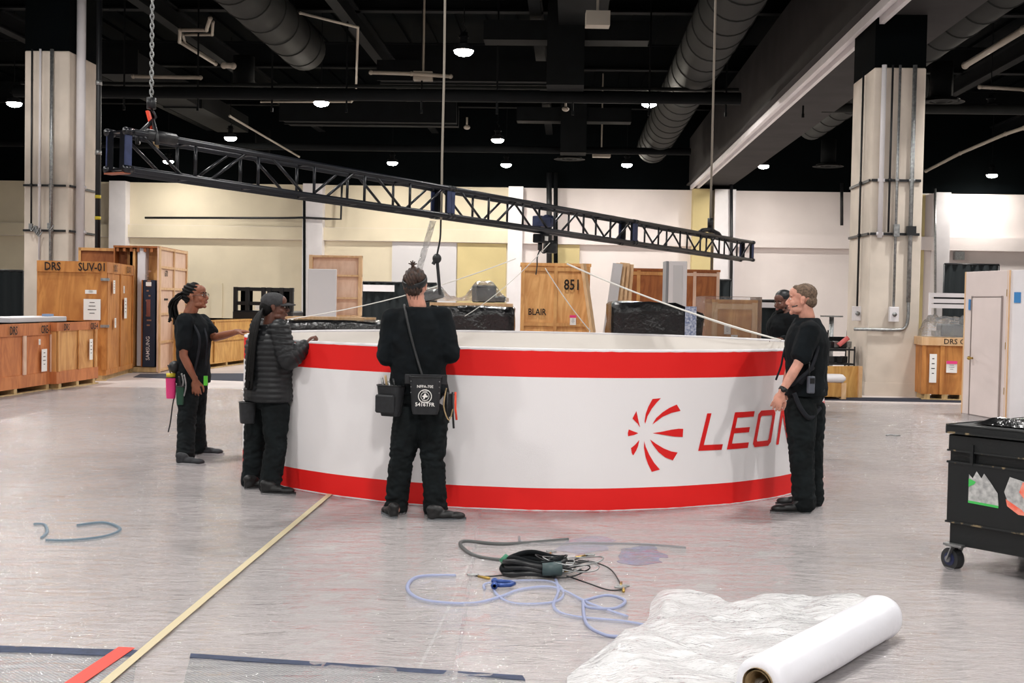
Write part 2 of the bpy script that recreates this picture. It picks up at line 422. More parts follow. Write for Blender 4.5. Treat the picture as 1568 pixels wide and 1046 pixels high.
# columns
def column(name_no, p, wd, dp, pipes, ch=5.9):
    o = V((p[0], p[1], 0)); X, Y = V((CA, -SA, 0)), V((SA, CA, 0)); MR = Matrix.Rotation(-YAW, 3, 'Z')
    c = o+X*wd/2+Y*dp/2
    m = MB(); m.box(c+V((0, 0, ch/2)), (wd, dp, ch), MR, .02); m.box(c+V((0, 0, .12)), (wd+.03, dp+.03, .24), MR)
    s = m.build('column', M['col'], None); tag(s, kind='structure'); s.name = 'wall_column_%d' % name_no
    m = MB(); m.box(c+V((0, 0, ch/2+5.4)), (wd-.01, dp-.01, 10.8-ch), MR); b = m.build('wall_column_%d_top' % name_no, M['black']); tag(b, kind='structure')
    for z in (2.92, 3.88):
        m = MB(); m.bar(o-X*.0-Y*.035+V((0, 0, z)), o+X*(wd-.05)-Y*.035+V((0, 0, z)), .03, .045)
        sd = -.03 if o.x > 0 else wd+.03
        m.bar(o+X*sd+V((0, 0, z)), o+X*sd+Y*(dp-.1)+V((0, 0, z)), .03, .045)
        tag(m.build('strut_channel', M['dark']), ('%s dark steel channel banded round the %s column' % ('lower' if z < 3 else 'upper', 'left' if o.x < 0 else 'right')), 'channel')
    for nm, side, q, z0, z1, r, mm, lab in pipes:
        base = o+X*q-Y*.07 if side == 'f' else (o-X*.06+Y*q if side == 'l' else o+X*(wd+r+.01)+Y*q)
        m = MB(); m.cyl(base+V((0, 0, z0)), base+V((0, 0, z1)), r, n=10)
        for zz in (2.92, 3.88):
            if z0 < zz < z1: m.box(base+V((0, 0, zz)), (r*2.6, .05, .06), MR)
        tag(m.build(nm, M[mm], None, True), lab, 'pipe')
    return o, X, Y
M['col'] = mat('column_cream', (222, 210, 196), .75, var=.08, vs=1.5)
pR = G(1325, 606); pL = B(0, 0)
o, X, Y = column(1, pR, .92, 1.6, [
    ('drop_pipe', 'f', .16, 2.85, 5.93, .045, 'whitep', 'white pipe down the front of the right column, its left edge'),
    ('conduit', 'f', .31, 2.95, 5.93, .02, 'dark', 'thin dark conduit down the middle of the right column'),
    ('conduit', 'f', .44, 1.55, 5.93, .024, 'galv', 'galvanised conduit on the right column ending at a white switch box'),
    ('conduit', 'f', .7, 1.7, 5.93, .04, 'galv', 'thick galvanised conduit near the right edge of the right column'),
    ('conduit', 'l', .55, 1.6, 5.93, .02, 'dark', 'thin conduit on the shaded side of the right column')])
m = MB(); q = o+X*.7-Y*.07; m.tube(smoothpath([q+V((0, 0, 1.75)), q+V((0, 0, 1.4)), q-X*.06+V((0, 0, 1.23)), q-X*.25+V((0, 0, 1.2)), o-X*.05-Y*.07+V((0, 0, 1.2)), o-X*.25-Y*.07+V((0, 0, 1.2))], 5), .03, 8)
tag(m.build('curved_conduit', M['galv'], None, True), 'grey conduit bending from vertical to level across the right column', 'pipe')
for nm, c, lab in (('switch_box', o+X*.44-Y*.09+V((0, 0, 1.48)), 'white switch box on the front of the right column'), ('switch_box', o-X*.06+Y*.55+V((0, 0, 1.48)), 'cream switch box on the shaded side of the right column')):
    m = MB(); m.box(c, (.17, .1, .27), Matrix.Rotation(-YAW, 3, 'Z'), .01); b = m.build(nm, M['whitep']); tag(b, lab, 'switch')
    k = MB(); k.cyl(c-Y*.05, c-Y*.08, .04, n=10); k.build('dial', M['galv'], b, True, org=(0, 0, 0)).location = V((0, 0, 0))
    b.children[0].data.transform(Matrix.Translation(-b.matrix_world.translation))
for q, lab, mm in ((.44, 'small grey junction fitting on the lower channel of the right column', 'galv'), (.7, 'black junction box on the lower channel of the right column', 'dark')):
    m = MB(); m.box(o+X*q-Y*.11+V((0, 0, 2.98)), (.1, .08, .22) if mm == 'galv' else (.16, .1, .16), Matrix.Rotation(-YAW, 3, 'Z')); tag(m.build('junction_box', M[mm]), lab, 'junction box')
YL = 25.9; pl = P(36, 450, YL)
o, X, Y = column(2, (pl.x, pl.y), .97, 1.5, [
    ('conduit', 'f', .19, 3.05, 6.76, .02, 'dark', 'thin dark conduit on the left column, left of its middle'),
    ('conduit', 'f', .37, 2.3, 6.76, .024, 'whitep', 'thin pale conduit down the middle of the left column'),
    ('conduit', 'f', .62, 1.9, 6.76, .04, 'galv', 'thick galvanised conduit on the right half of the left column'),
    ('rain_pipe', 'r', .35, 0, 10.8, .1, 'whitep', 'wide white pipe rising beside the left column'),
    ], 6.74)
m = MB(); q = o+X*(.97+.46)+Y*.45; m.cyl(q, q+V((0, 0, 10.9)), .06, n=12); bk = m.build('sprinkler_riser', M['dark'], None, True); tag(bk, 'black vertical pipe with yellow rings right of the left column', 'pipe')
for z in (3.2, 3.66): MB().cyl(q+V((0, 0, z)), q+V((0, 0, z+.07)), .066, n=12).build('yellow_ring', M['yell'], bk, True, org=q)
for z in (4.6, 6.1): MB().cyl(q+V((0, 0, z)), q+V((0, 0, z+.1)), .07, n=12).build('coupling', M['galv'], bk, True, org=q)
bk.data.transform(Matrix.Translation(-q)); bk.location = q
for ob in bk.children: ob.location = V((0, 0, 0))
t = thing('cable_clamps', 'cluster of small grey clamps and cable ends on the lower channel of the left column', 'clamps', o)
for a, bz_ in ((.2, 3.0), (.3, 2.95), (.36, 2.88), (.6, 3.02)):
    MB().box(X*a-Y*.1+V((0, 0, bz_)), (.07, .08, .12)).build('clamp', M['galv'], t)
    MB().tube(smoothpath([X*a-Y*.12+V((0, 0, bz_)), X*(a+.05)-Y*.2+V((0, 0, bz_-.1)), X*(a+.1)-Y*.12+V((0, 0, bz_+.02))], 4), .012, 6).build('cable_end', M['galv'], t, True)

# ------------------------------------------------------------------ ceiling services
def duct(name, pts, r, label, ring=1.1, mm='duct', cat='duct'):
    m = MB(); pts = [V(p) for p in pts]; m.tube(pts, r, 28)
    for a, b in zip(pts[:-1], pts[1:]):
        n_ = max(1, int((b-a).length/ring)); d = (b-a).normalized()
        for i in range(n_):
            c = a+(b-a)*((i+.5)/n_); m.tube([c-d*.03, c, c+d*.03], [r, r+.025, r], 28, cap=False)
    return tag(m.build(name, M[mm], None, 'auto'), label, cat)
def CV(px, py, z): p = G(px, py, z); return p
zd = 7.9
uu = CV(1040, 150, zd); ud = uu.x*CA-uu.y*SA
duct('round_duct', [B(ud, 12, zd), B(ud, 49, zd)], .62, 'widest round ribbed air duct, running back left of the big beam', 1.3)
uu = CV(470, 90, 8.4); u2 = uu.x*CA-uu.y*SA
duct('round_duct', [B(u2, 12, 8.6), B(u2, 34, 8.6)], .6, 'dark round air duct over the left half of the truss', 1.3)
uu = CV(1460, 40, 8.0); u3 = uu.x*CA-uu.y*SA
duct('round_duct', [B(u3, 12, 8.1), B(u3, 44, 8.1)], .5, 'round air duct right of the right column', 1.3)
duct('branch_duct', [B(BU+1.6, 37.2, 8.0), B(BU+3.0, 36.9, 8.0), B(BU+4.6, 35.3, 8.0)], .42, 'curved branch of round duct between big beam and right column', .6)
DF = [((865, 153), 33, 'round ceiling diffuser near the middle under a square drop duct'), ((373, 147), 33, 'round ceiling diffuser above the left part of the truss'),
      ((872, 245), 49, 'far round ceiling diffuser low over the back wall near the middle'), ((402, 241), 49, 'far round ceiling diffuser seen just above the truss'),
      ((1441, 158), 33, 'round ceiling diffuser right of the right column'), ((1268, 256), 49, 'round ceiling diffuser just left of the right column')]
for k, ((px, py), Yd, lab) in enumerate(DF):
    p = G(px, py, 7.25)
    t = thing('ceiling_diffuser', lab, 'air vent', p, 0, 'round ceiling diffusers')
    for j in range(3):
        m = MB(); m.tube([(0, 0, .02+.02*j), (0, 0, .05-.02*j)], [.62-.18*j, .5-.18*j], 28, cap=False); m.tube([(0, 0, .05-.02*j), (0, 0, .12)], [.5-.18*j, .42-.18*j], 28, cap=False); m.build('ring', M['duct'], t, True)
    MB().cyl((0, 0, .1), (0, 0, .16), .5, .3, 24).cyl((0, 0, .16), (0, 0, 1.1), .3, n=20).build('neck', M['pipeb'], t, True)
# joists and pipes across the hall
def cross(name, v, z, r, mm, lab, cat='beam', flat=False, u0=-24, u1=24):
    m = MB()
    if flat: bb(m, (u0+u1)/2, v, z, (u1-u0, r*.8, r*2))
    else: m.cyl(B(u0, v, z), B(u1, v, z), r, n=10)
    return m.build(name, M[mm], None, not flat)
for k, (v, z) in enumerate(((17, 9.7), (25, 9.7), (33, 9.7), (41, 9.7), (49, 9.7))):
    m = MB(); bb(m, 0, v, z+.55, (66, .3, .05)); bb(m, 0, v, z-.25, (66, .3, .05)); bb(m, 0, v, z+.15, (66, .05, .8))
    structure('trim_%d' % (11+k), m, M['pipeb'])
for k, (u, z) in enumerate(((-16, 9.2), (-11, 9.2), (-6, 9.2), (-1, 9.2), (3.5, 9.2), (13, 9.2), (18, 9.2))):
    m = MB(); bb(m, u, 20, z+.25, (.3, 66, .05)); bb(m, u, 20, z-.25, (.3, 66, .05)); bb(m, u, 20, z, (.05, 66, .5))
    structure('trim_%d' % (16+k), m, M['pipeb'])
tag(cross('sprinkler_main', 32, 7.0, .16, 'pipeb', '', u0=-15, u1=BU-1), 'thick dark pipe crossing the hall level with the middle lamps', 'pipe')
tag(cross('cable_tray', 32.4, 7.3, .05, 'duct', '', u0=-15, u1=BU-1), 'thin pipe just over the thick cross pipe', 'pipe')
tag(cross('sprinkler_main', 45, 7.25, .13, 'pipeb', '', u0=-22, u1=BU-1), 'far dark pipe crossing low over the back wall', 'pipe')
tag(cross('sprinkler_main', 21, 7.35, .14, 'pipeb', '', u0=-15, u1=BU-1), 'dark pipe crossing along the top edge of the view', 'pipe')
tag(cross('sprinkler_main', 33, 6.95, .13, 'duct', '', u0=BU+1.3, u1=22), 'grey pipe crossing behind the right column to the far right', 'pipe')
for k in range(11):                      # drop rods of the cross pipe
    u = -14+2*k; m = MB(); m.cyl(B(u, 32, 6.6), B(u, 32, 10.8), .025, n=6); m.box(B(u, 32, 6.58), (.06, .06, .1))
    tag(m.build('hanger_rod', M['pipeb'], None), 'thin vertical hanger rod of the cross pipe below the ceiling', 'rod', 'hanger rods of the cross pipe')
def litpipe(name, pts, z, r, lab):
    m = MB(); q = [G(x, y, z) for x, y in pts]
    for a, b in zip(q[:-1], q[1:]): m.cyl(a, b, r, n=8)
    for a in q: m.ell(a, r*1.25, n=8, m=6)
    tag(m.build(name, M['lite'], None, True), lab, 'pipe')
M['lite'] = mat('bare_pipe', (150, 142, 130), .5)
litpipe('pale_pipe', [(322, 28), (316, 46), (276, 46), (275, 64), (330, 98)], 8.6, .05, 'pale zigzag pipe under the dark ceiling, top left')
litpipe('pale_pipe', [(326, 34), (325, 53), (280, 53), (283, 66), (327, 94)], 8.7, .04, 'second pale zigzag pipe just inside the first, top left')
litpipe('pale_pipe', [(204, 117), (307, 119)], 7.4, .05, 'short level pale pipe right of the hoist chain')
litpipe('pale_pipe', [(343, 100), (357, 101)], 7.4, .07, 'tiny pale pipe stub right of the short level pipe')
litpipe('pale_pipe', [(568, 111), (630, 113), (690, 117)], 7.5, .05, 'pale level pipe left of the middle cable under the ceiling')
litpipe('pale_pipe', [(460, 20), (548, 42), (545, 148), (538, 156), (400, 156)], 7.8, .03, 'thin grey conduit looping down and left above the truss')
litpipe('pale_pipe', [(1478, 100), (1568, 45)], 7.8, .08, 'slanting pale pipe in the top right corner')
litpipe('pale_pipe', [(1418, 262), (1470, 235), (1540, 205), (1568, 196)], 7.2, .06, 'slanting grey cable bundle at the far right above the back wall')
litpipe('pale_pipe', [(1500, 133), (1568, 137)], 7.5, .05, 'level pale pipe at the far right beside the right hand lamp')
litpipe('pale_pipe', [(352, 178), (458, 240)], 7.0, .035, 'thin slanting rod just above the truss, right of its chain')
litpipe('pale_pipe', [(1185, 187), (1213, 188)], 6.9, .05, 'short pale pipe sticking out from the partition track')
for (px, py), lab in (((715, 195), 'small pale sprinkler bulb hanging between two middle lamps'), ((866, 167), 'small round light under the middle diffuser')):
    p = G(px, py, 6.9); m = MB(); m.cyl(p, p+V((0, 0, .3)), .03, n=8); m.ell(p, (.1, .1, .07)); tag(m.build('ceiling_sensor', M['lite'], None, True), lab, 'sensor')
for (px, py), sz, lab in (((915, 30), (.5, .35, .3), 'small pale box hung under the ceiling left of the widest duct'), ((648, 117), (.5, .3, .22), 'cream box at the pale level pipe near the middle cable'), ((921, 237), (.7, .4, .2), 'small pale box low under the far ceiling, left of the far lamp')):
    p = G(px, py, 7.5); m = MB(); m.box(p, sz); m.cyl(p, p+V((0, 0, 3.2)), .03, n=6); tag(m.build('ceiling_box', M['lite'], None), lab, 'box')
u4 = B(0, 0)
for px, py, z, lab in ((866, 105, 7.6, 'dark square drop duct down to the middle ceiling diffuser'), (878, 215, 7.6, 'dark square drop duct farther back near the middle')):
    p = G(px, py, z); m = MB(); m.box(p+V((0, 0, .6)), (.95, .95, 2.2), Matrix.Rotation(-YAW, 3, 'Z')); m.box(p+V((0, 0, .9)), (4.2, .7, .5), Matrix.Rotation(-YAW, 3, 'Z')); tag(m.build('square_duct', M['pipeb'], None), lab, 'duct')
for k, (u, v, z, su, sv, sz) in enumerate(((-3.2, 36, 8.3, 5, 1.2, .5), (-7, 42, 8.0, 6, 1.5, .6), (0.2, 28, 8.9, 1.2, 6, .6), (-13, 40, 8.2, 1.2, 12, .6), (16, 38, 8.3, 3, 2, .5))):
    m = MB(); bb(m, u, v, z, (su, sv, sz)); bb(m, u, v-sv/2, z, (su+.1, .08, sz+.1)); bb(m, u, v, z, (su+.1, .08, sz+.1))
    tag(m.build('rectangular_duct', M['pipeb'], None), ['dark rectangular duct crossing in the middle behind the cable', 'far dark rectangular duct over the left part of the truss', 'dark rectangular duct running back right of the middle cable', 'dark rectangular duct near the top left', 'dark rectangular duct right of the right column'][k], 'duct')

# ------------------------------------------------------------------ the ring sign
RC = V((.21, 11.7, 0)); RR = 2.735; RH = 1.215
def rr(th): return RR+.006*math.sin(th*5+1)+.004*math.sin(th*13)+.0025*math.sin(th*31+2)
def rp(s, z, off=0.0):                       # s: arc length from the point nearest the viewer
    th = s/RR; r = rr(th)+off+.004*math.sin(th*9+z*3)*math.sin(z*PI/RH)
    return V((math.sin(th)*r, -math.cos(th)*r, z))
ring = thing('ring_sign', 'large round white fabric ring sign with red bands standing on the floor amid the crew', 'sign', RC)
def band(name, z0, z1, m, off, nz=6, inward=False, n=288):
    b = MB(); vs = []; fs = []
    for j in range(nz+1):
        for i in range(n): vs.append(rp(RR*2*PI*i/n, z0+(z1-z0)*j/nz, off))
    for j in range(nz):
        for i in range(n):
            k = (i+1) % n; fs.append((j*n+i, j*n+k, (j+1)*n+k, (j+1)*n+i))
    b.add(vs, fs); return b.build(name, m, ring, True)
band('white_band', .185, 1.012, M['white'], 0, 12)
band('bottom_red_band', .004, .185, M['red'], .0, 4)
band('top_red_band', 1.012, RH-.001, M['red'], .0, 4)
band('inner_lining', .004, RH-.001, M['inner'], -.03, 8)
m = MB(); nn = 144
for z in (RH-.004, .018):
    m.tube([rp(RR*2*PI*i/nn, z, -.015) for i in range(nn)], .017, 8, closed=True)
m.build('hoop_frame', M['whitep'], ring, True)
for k in range(24):
    m = MB(); m.cyl(rp(RR*2*PI*k/24, .02, -.016), rp(RR*2*PI*k/24, RH-.02, -.016), .0125, n=8); m.build('upright', M['galv'], ring, True)
def decal(name, polys, m, cuts=3):
    bm = bmesh.new()
    for pl_ in polys:
        bm.faces.new([bm.verts.new((x, z, 0)) for x, z in pl_])
    bmesh.ops.triangulate(bm, faces=bm.faces[:])
    bmesh.ops.subdivide_edges(bm, edges=bm.edges[:], cuts=cuts, use_grid_fill=True)
    bm.normal_update(); b = MB(); bm.verts.index_update()
    b.add([rp(q.co.x, q.co.y, .0045) for q in bm.verts], [[q.index for q in f.verts] for f in bm.faces]); bm.free()
    return b.build(name, m, ring)
def cylpx(px, py):
    d = ray(px, py); a = d.x**2+d.y**2; bq = -2*(d.x*RC.x+d.y*RC.y); c = RC.x**2+RC.y**2-RR*RR
    t = (-bq-math.sqrt(max(0, bq*bq-4*a*c)))/(2*a); p = EYE+d*t
    return (RR*math.atan2(p.x-RC.x, -(p.y-RC.y)), p.z)
LG = [[(297,300),(292,285),(300,235),(318,185),(345,135),(400,130),(372,160),(340,200),(312,250)],
      [(345,305),(370,262),(410,225),(455,195),(505,172),(531,214),(470,228),(410,255)],
      [(345,363),(400,355),(470,340),(520,333),(549,334),(546,389),(490,386),(420,375)],
      [(328,405),(370,435),(420,465),(470,485),(512,492),(480,545),(430,525),(385,490),(350,445)],
      [(290,415),(300,455),(325,510),(355,560),(394,606),(340,621),(315,570),(298,520),(288,460)],
      [(257,408),(248,450),(235,480),(215,511),(205,495),(200,462),(228,440)],
      [(250,363),(222,375),(180,383),(179,362),(185,338),(215,350)],
      [(262,325),(245,300),(225,280),(211,265),(237,215),(245,250),(252,285)]]
decal('sunburst_emblem', [[cylpx(920+x*.2296, 580+y*.2296) for x, y in pl_] for pl_ in LG], M['redp'])
# italic lettering, built from outlines on a 1 x 1 body, slanted
def let(shape, s0, w=.235, z0=.448, h=.288, sl=.075):
    return [[(s0+x*w+y*sl, z0+y*h) for x, y in pl_] for pl_ in shape]
T = .17; t2 = .15
RO = [(.12,0),(.88,0),(1,.1),(1,.9),(.88,1),(.12,1),(0,.9),(0,.1)]
RI = [(T+.04,t2),(1-T-.04,t2),(1-T,t2+.05),(1-T,1-t2-.05),(1-T-.04,1-t2),(T+.04,1-t2),(T,1-t2-.05),(T,t2+.05)]
Oring = [[RO[i], RO[(i+1) % 8], RI[(i+1) % 8], RI[i]] for i in range(8)]
Dring = Oring
GL = dict(L=[[(0,0),(.95,0),(.95,t2),(T,t2),(T,1),(0,1)]],
  E=[[(0,0),(T,0),(T,1),(0,1)],[(T,0),(1,0),(1,t2),(T,t2)],[(T,1-t2),(1,1-t2),(1,1),(T,1)],[(T,.43),(.9,.43),(.9,.57),(T,.57)]],
  O=Oring, N=[[(0,0),(T,0),(T,1),(0,1)],[(T,1),(T,.8),(.83,0),(.83,.22)],[(.83,0),(1,0),(1,1),(.83,1)]],
  A=[[(-.1,0),(.08,0),(.55,1),(.42,1)],[(.42,1),(.6,1),(1,0),(.83,0)],[(.2,.25),(.85,.25),(.82,.38),(.25,.38)]],
  R=[[(0,0),(T,0),(T,1),(0,1)],[(T,1),(T,.86),(.85,.86),(1,.9),(.9,1)],[(.83,.86),(.83,.5),(1,.5),(1,.9)],[(T,.38),(.9,.38),(1,.5),(.83,.52),(T,.52)],[(.55,.38),(.75,.38),(1,0),(.8,0)]],
  D=[[(0,0),(T,0),(T,1),(0,1)],[(T,0),(.85,0),(.8,t2),(T,t2)],[(.85,0),(1,.12),(1,.88),(.83,.8),(.83,.2),(.8,t2)],[(T,1),(T,1-t2),(.8,1-t2),(.83,.8),(1,.88),(.85,1)]])
for i, (ch, s0) in enumerate(zip('LEONARDO', (1.285, 1.56, 1.85, 2.17, 2.46, 2.76, 3.06, 3.36))):
    decal('letter', let(GL[ch], s0), M['redp'], 2)

# ------------------------------------------------------------------ truss
A0 = P(191, 229, 8.55); B0 = P(1154, 385, 18.4)
TD = (B0-A0).normalized(); TPn = V((-TD.y, TD.x, 0)).normalized(); TU = TD.cross(TPn)*-1
if TU.z < 0: TU = -TU
TLn = (B0-A0).length; hh = .1325; TW = .2
tr = thing('box_truss', 'long black box truss hanging level across the hall above the ring', 'truss', A0)
def tp(s, wq, hq): return TD*s+TPn*wq+TU*hq      # local to A0
for wq in (0, TW):
    for hq in (-hh, hh):
        m = MB(); m.cyl(tp(0, wq, hq), tp(TLn, wq, hq), .0235, n=12); m.build('chord', M['truss'], tr, True)
SECL = TLn/3
for k in range(3):
    for e, s in ((0, k*SECL+.03), (1, (k+1)*SECL-.03)):
        for wq in (0, TW):
            m = MB(); m.bar(tp(s, wq, -hh+.01), tp(s, wq, hh-.01), .056, .012, up=TPn); m.build('end_plate', M['trussp'], tr)
        for wq in (.035, TW-.035):
            m = MB(); m.bar(tp(s-.02+.04*e, wq, -hh), tp(s-.02+.04*e, wq, hh), .012, .05, up=TPn); m.build('end_post', M['truss'], tr)
        m = MB(); m.bar(tp(s, 0, -hh), tp(s, TW, -hh), .05, .014); m.bar(tp(s, 0, hh), tp(s, TW, hh), .05, .014); m.build('end_bar', M['truss'], tr)
        for wq in (0, TW):
            for hq in (-hh, hh):
                m = MB(); m.cyl(tp(s-.035, wq, hq), tp(s+.035, wq, hq), .027, n=12); m.build('coupler', M['truss'], tr, True)
    pn = SECL/6
    for j in range(6):
        s = k*SECL+j*pn
        for wq in (0, TW):
            if j: m = MB(); m.cyl(tp(s, wq, -hh), tp(s, wq, hh), .0125, n=8); m.build('vertical_brace', M['truss'], tr, True)
            a, b = (s+.14, s+pn-.12)
            hq = hh if j % 2 == 0 else -hh
            m = MB(); m.cyl(tp(a, wq, hq), tp(b, wq, -hq), .0125, n=8); m.build('diagonal_brace', M['truss'], tr, True)
        if j:
            for hq in (-hh, hh): m = MB(); m.cyl(tp(s, 0, hq), tp(s, TW, hq), .0125, n=8); m.build('cross_brace', M['truss'], tr, True)
m = MB(); m.bar(tp(.02, .0, -hh-.03), tp(.02, TW, -hh-.03), .07, .01); m.build('base_tag', mat('rust', (150, 84, 58), .6), tr)
# hoist chain at the left
def linkchain(a, b, pitch=.036, r=.0045, wdt=.012):
    m = MB(); a, b = V(a), V(b); n_ = int((b-a).length/pitch)
    for i in range(n_):
        c = a+(b-a)*((i+.5)/n_); ax = V((1, 0, 0)) if i % 2 else V((0, 1, 0))
        m.tube([c+ax*(math.cos(t*PI/4)*wdt)+V((0, 0, math.sin(t*PI/4)*pitch*.72)) for t in range(8)], r, 5, closed=True)
    return m
sC = .0268*TLn; pc = A0+tp(sC, TW/2, hh)
top_y = P(236, 152, pc.y)
t = thing('hoist_chain', 'grey link chain hanging from the ceiling to the left end of the truss', 'chain', pc)
hk = top_y.z-pc.z
linkchain((0, 0, hk), (0, 0, 10.85-pc.z), .034, .0055, .0125).build('chain', M['galv'], t, True)
m = MB(); m.cyl((0, 0, hk-.07), (0, 0, hk+.01), .034, n=14); m.tube([(0, 0, hk-.07), (.02, 0, hk-.1), (.035, 0, hk-.13), (.01, 0, hk-.16), (-.02, 0, hk-.14)], .009, 8); m.build('hook', M['dark'], t, True)
m = MB(); m.bar((-.02, -.02, hk-.09), (.03, -.02, hk-.27), .05, .02); m.build('sling_sleeve', M['orange'], t)
m = MB(); m.bar((.03, -.02, hk-.27), (.045, -.01, hk-.36), .05, .02); m.build('sling_tag', M['card'], t)
m = MB()
for sx in (-.06, .08): m.tube([(.0, 0, hk-.16), (.02, -.03, .12), (sx, -TW/2-.03, -.0), (sx, -TW/2-.03, -.06), (sx, -TW/2, -.05)], .016, 8)
q = TD*1; m.cyl(-TPn*TW/2-q*.13, -TPn*TW/2+q*.13, .042, n=14); m.build('black_sling', M['dark'], t, True)
# right hand cable with a small bridle
s3 = .88*TLn; pr = A0+tp(s3, TW/2, hh)
t = thing('lifting_cable', 'thin pale cable with a black bridle lifting the right end of the truss', 'cable', pr)
zt = P(1098, 343, pr.y).z-pr.z
MB().tube([(0, 0, zt), (0, 0, 10.7-pr.z)], .016, 8).build('cable', M['lite'], t, True)
m = MB(); m.cyl((0, 0, zt-.05), (0, 0, zt+.08), .04, n=10); m.ell((0, 0, zt-.08), .05); m.build('hook', M['dark'], t, True)
m = MB()
for sg in (-1, 1): m.tube([(0, 0, zt-.08), TD*sg*.28+V((0, 0, .06)), TD*sg*.42+V((0, 0, -.0))], .03, 8)
m.build('bridle', M['dark'], t, True)
for i in range(3000):
    pm = A0+tp(TLn*i/3000, TW/2, hh)
    if pm.x/pm.y >= ray(676, 300).x/ray(676, 300).y: break
MBc = MB(); xx = pm
MBc.tube(smoothpath([V((0, 0, -.3)), V((0, 0, .1)), P(677, 240, pm.y)-pm, P(680, 110, pm.y)-pm, V(((P(683, 0, pm.y)-pm).x, 0, 3.2)), V((.12, 0, 10.9-pm.z))], 6), .011, 6)
c_ = MBc.build('hanging_cable', M['lite'], None, True, org=None); c_.location = pm; tag(c_, 'thin wavy pale cable hanging down the middle to the truss', 'cable')
# black cable and strap below the truss
Yp = pm.y+.1; m = MB(); a = P(675, 338, Yp)
m.tube(smoothpath([P(676, 300, Yp), a, P(674, 365, Yp), P(669, 392, Yp), P(669, 402, Yp)], 5), .009, 6)
o_ = m.build('power_cable', M['dark'], None, True, org=a)
tag(o_, 'black cable drooping below the truss above the man with the bun', 'cable')
m = MB(); m.tube([P(668, 396, Yp), P(663, 405, Yp)], .02, 6); m.bar(P(669, 394, Yp), P(674, 452, Yp), .035, .03); m.ell(P(669, 396, Yp), (.045, .04, .05))
m.build('strap', M['dark'], o_, False, org=a).location = (0, 0, 0)
# chain hoist motor on the truss
s5 = None
d840 = ray(829, 340); 
for i in range(2000):
    q = A0+tp(TLn*i/2000, TW, 0)
    if q.x/q.y >= d840.x/d840.y: break
pm2 = q; t = thing('chain_motor', 'compact electric chain hoist clamped to the middle of the truss', 'hoist', pm2)
MR = Matrix((TD, TPn, TU)).transposed()
m = MB(); m.box((0, 0, -.02), (.2, .13, .12), MR, .01); m.cyl(TD*.1, TD*.2, .07, n=14); m.build('motor_housing', M['trussp'], t)
m = MB(); m.box((0, -.0, -.21), (.17, .13, .1), MR, .01); m.build('lower_housing', M['truss'], t)
m = MB(); m.box(TD*-.0-TPn*.07-TU*.21, (.06, .01, .05), MR); m.build('rating_label', M['paper'], t)
m = MB(); m.cyl(TD*.2-TU*.22, TD*.2-TU*.36, .08, n=14); m.build('chain_bag', M['dark'], t, True)
m = MB(); m.cyl(-TD*.02-TU*.26, -TD*.02-TU*.34, .025, n=10); m.tube(smoothpath([-TD*.02-TU*.33, TD*.05-TU*.37, TD*.15-TU*.34, TD*.2-TU*.3], 4), .007, 6)
m.tube(smoothpath([-TD*.02-TU*.34, -TD*.07-TU*.42, -TD*.07-TU*.52, -TD*.09-TU*.62], 4), .008, 6); m.build('lead', M['dark'], t, True)
def line(px0, y0, Y0, px1, y1, Y1, r, lab, mm='lite', sag=0.0):
    a, b = P(px0, y0, Y0), P(px1, y1, Y1); m = MB(); k = 12
    m.tube([a+(b-a)*(i/k)-V((0, 0, sag*4*(i/k)*(1-i/k))) for i in range(k+1)], r, 6)
    return tag(m.build('guy_line', M[mm], None, True, org=a), lab, 'rope')
M['rope'] = mat('pale_rope', (232, 230, 224), .4)
line(1196, 521, 12.5, 868, 404, 12.9, .010, 'white line running down from the motor lead to the bearded worker at the far rim', 'rope', .05)
line(1190, 519, 12.6, 1050, 476, 12.9, .008, 'shorter white line beside the long one at the far right rim', 'rope', .02)
line(904, 507, 14.35, 835, 411, 13.4, .006, 'thin white line slanting across the front of the crate marked 851', 'rope', .03)
line(440, 489, 13.2, 790, 396, 13.0, .006, 'thin white line passing behind the head of the man with the bun', 'rope', .08)
line(712, 484, 14.4, 842, 372, 12.9, .004, 'faint line rising from the far rim to the motor', 'rope', .06)
# clear film strip hanging from the truss
fm = film('clear_film_strip', .25, .12, .03, scale=9)
m = MB(); k = 26; vs = []; fs = []
for i in range(k+1):
    f_ = i/k; c = P(663-26*f_, 338+92*f_, pm.y+.25)
    for j in range(5):
        vs.append(c+V(((j-2)*.016, .02*math.sin(i*1.3+j*2), 0)))
for i in range(k):
    for j in range(4): fs.append((i*5+j, i*5+j+1, (i+1)*5+j+1, (i+1)*5+j))
m.add(vs, fs); 
o_ = m.build('film_strip', fm, None, True, org=vs[2]); tag(o_, 'strip of clear plastic film dangling from the truss behind the man with the bun', 'plastic film')

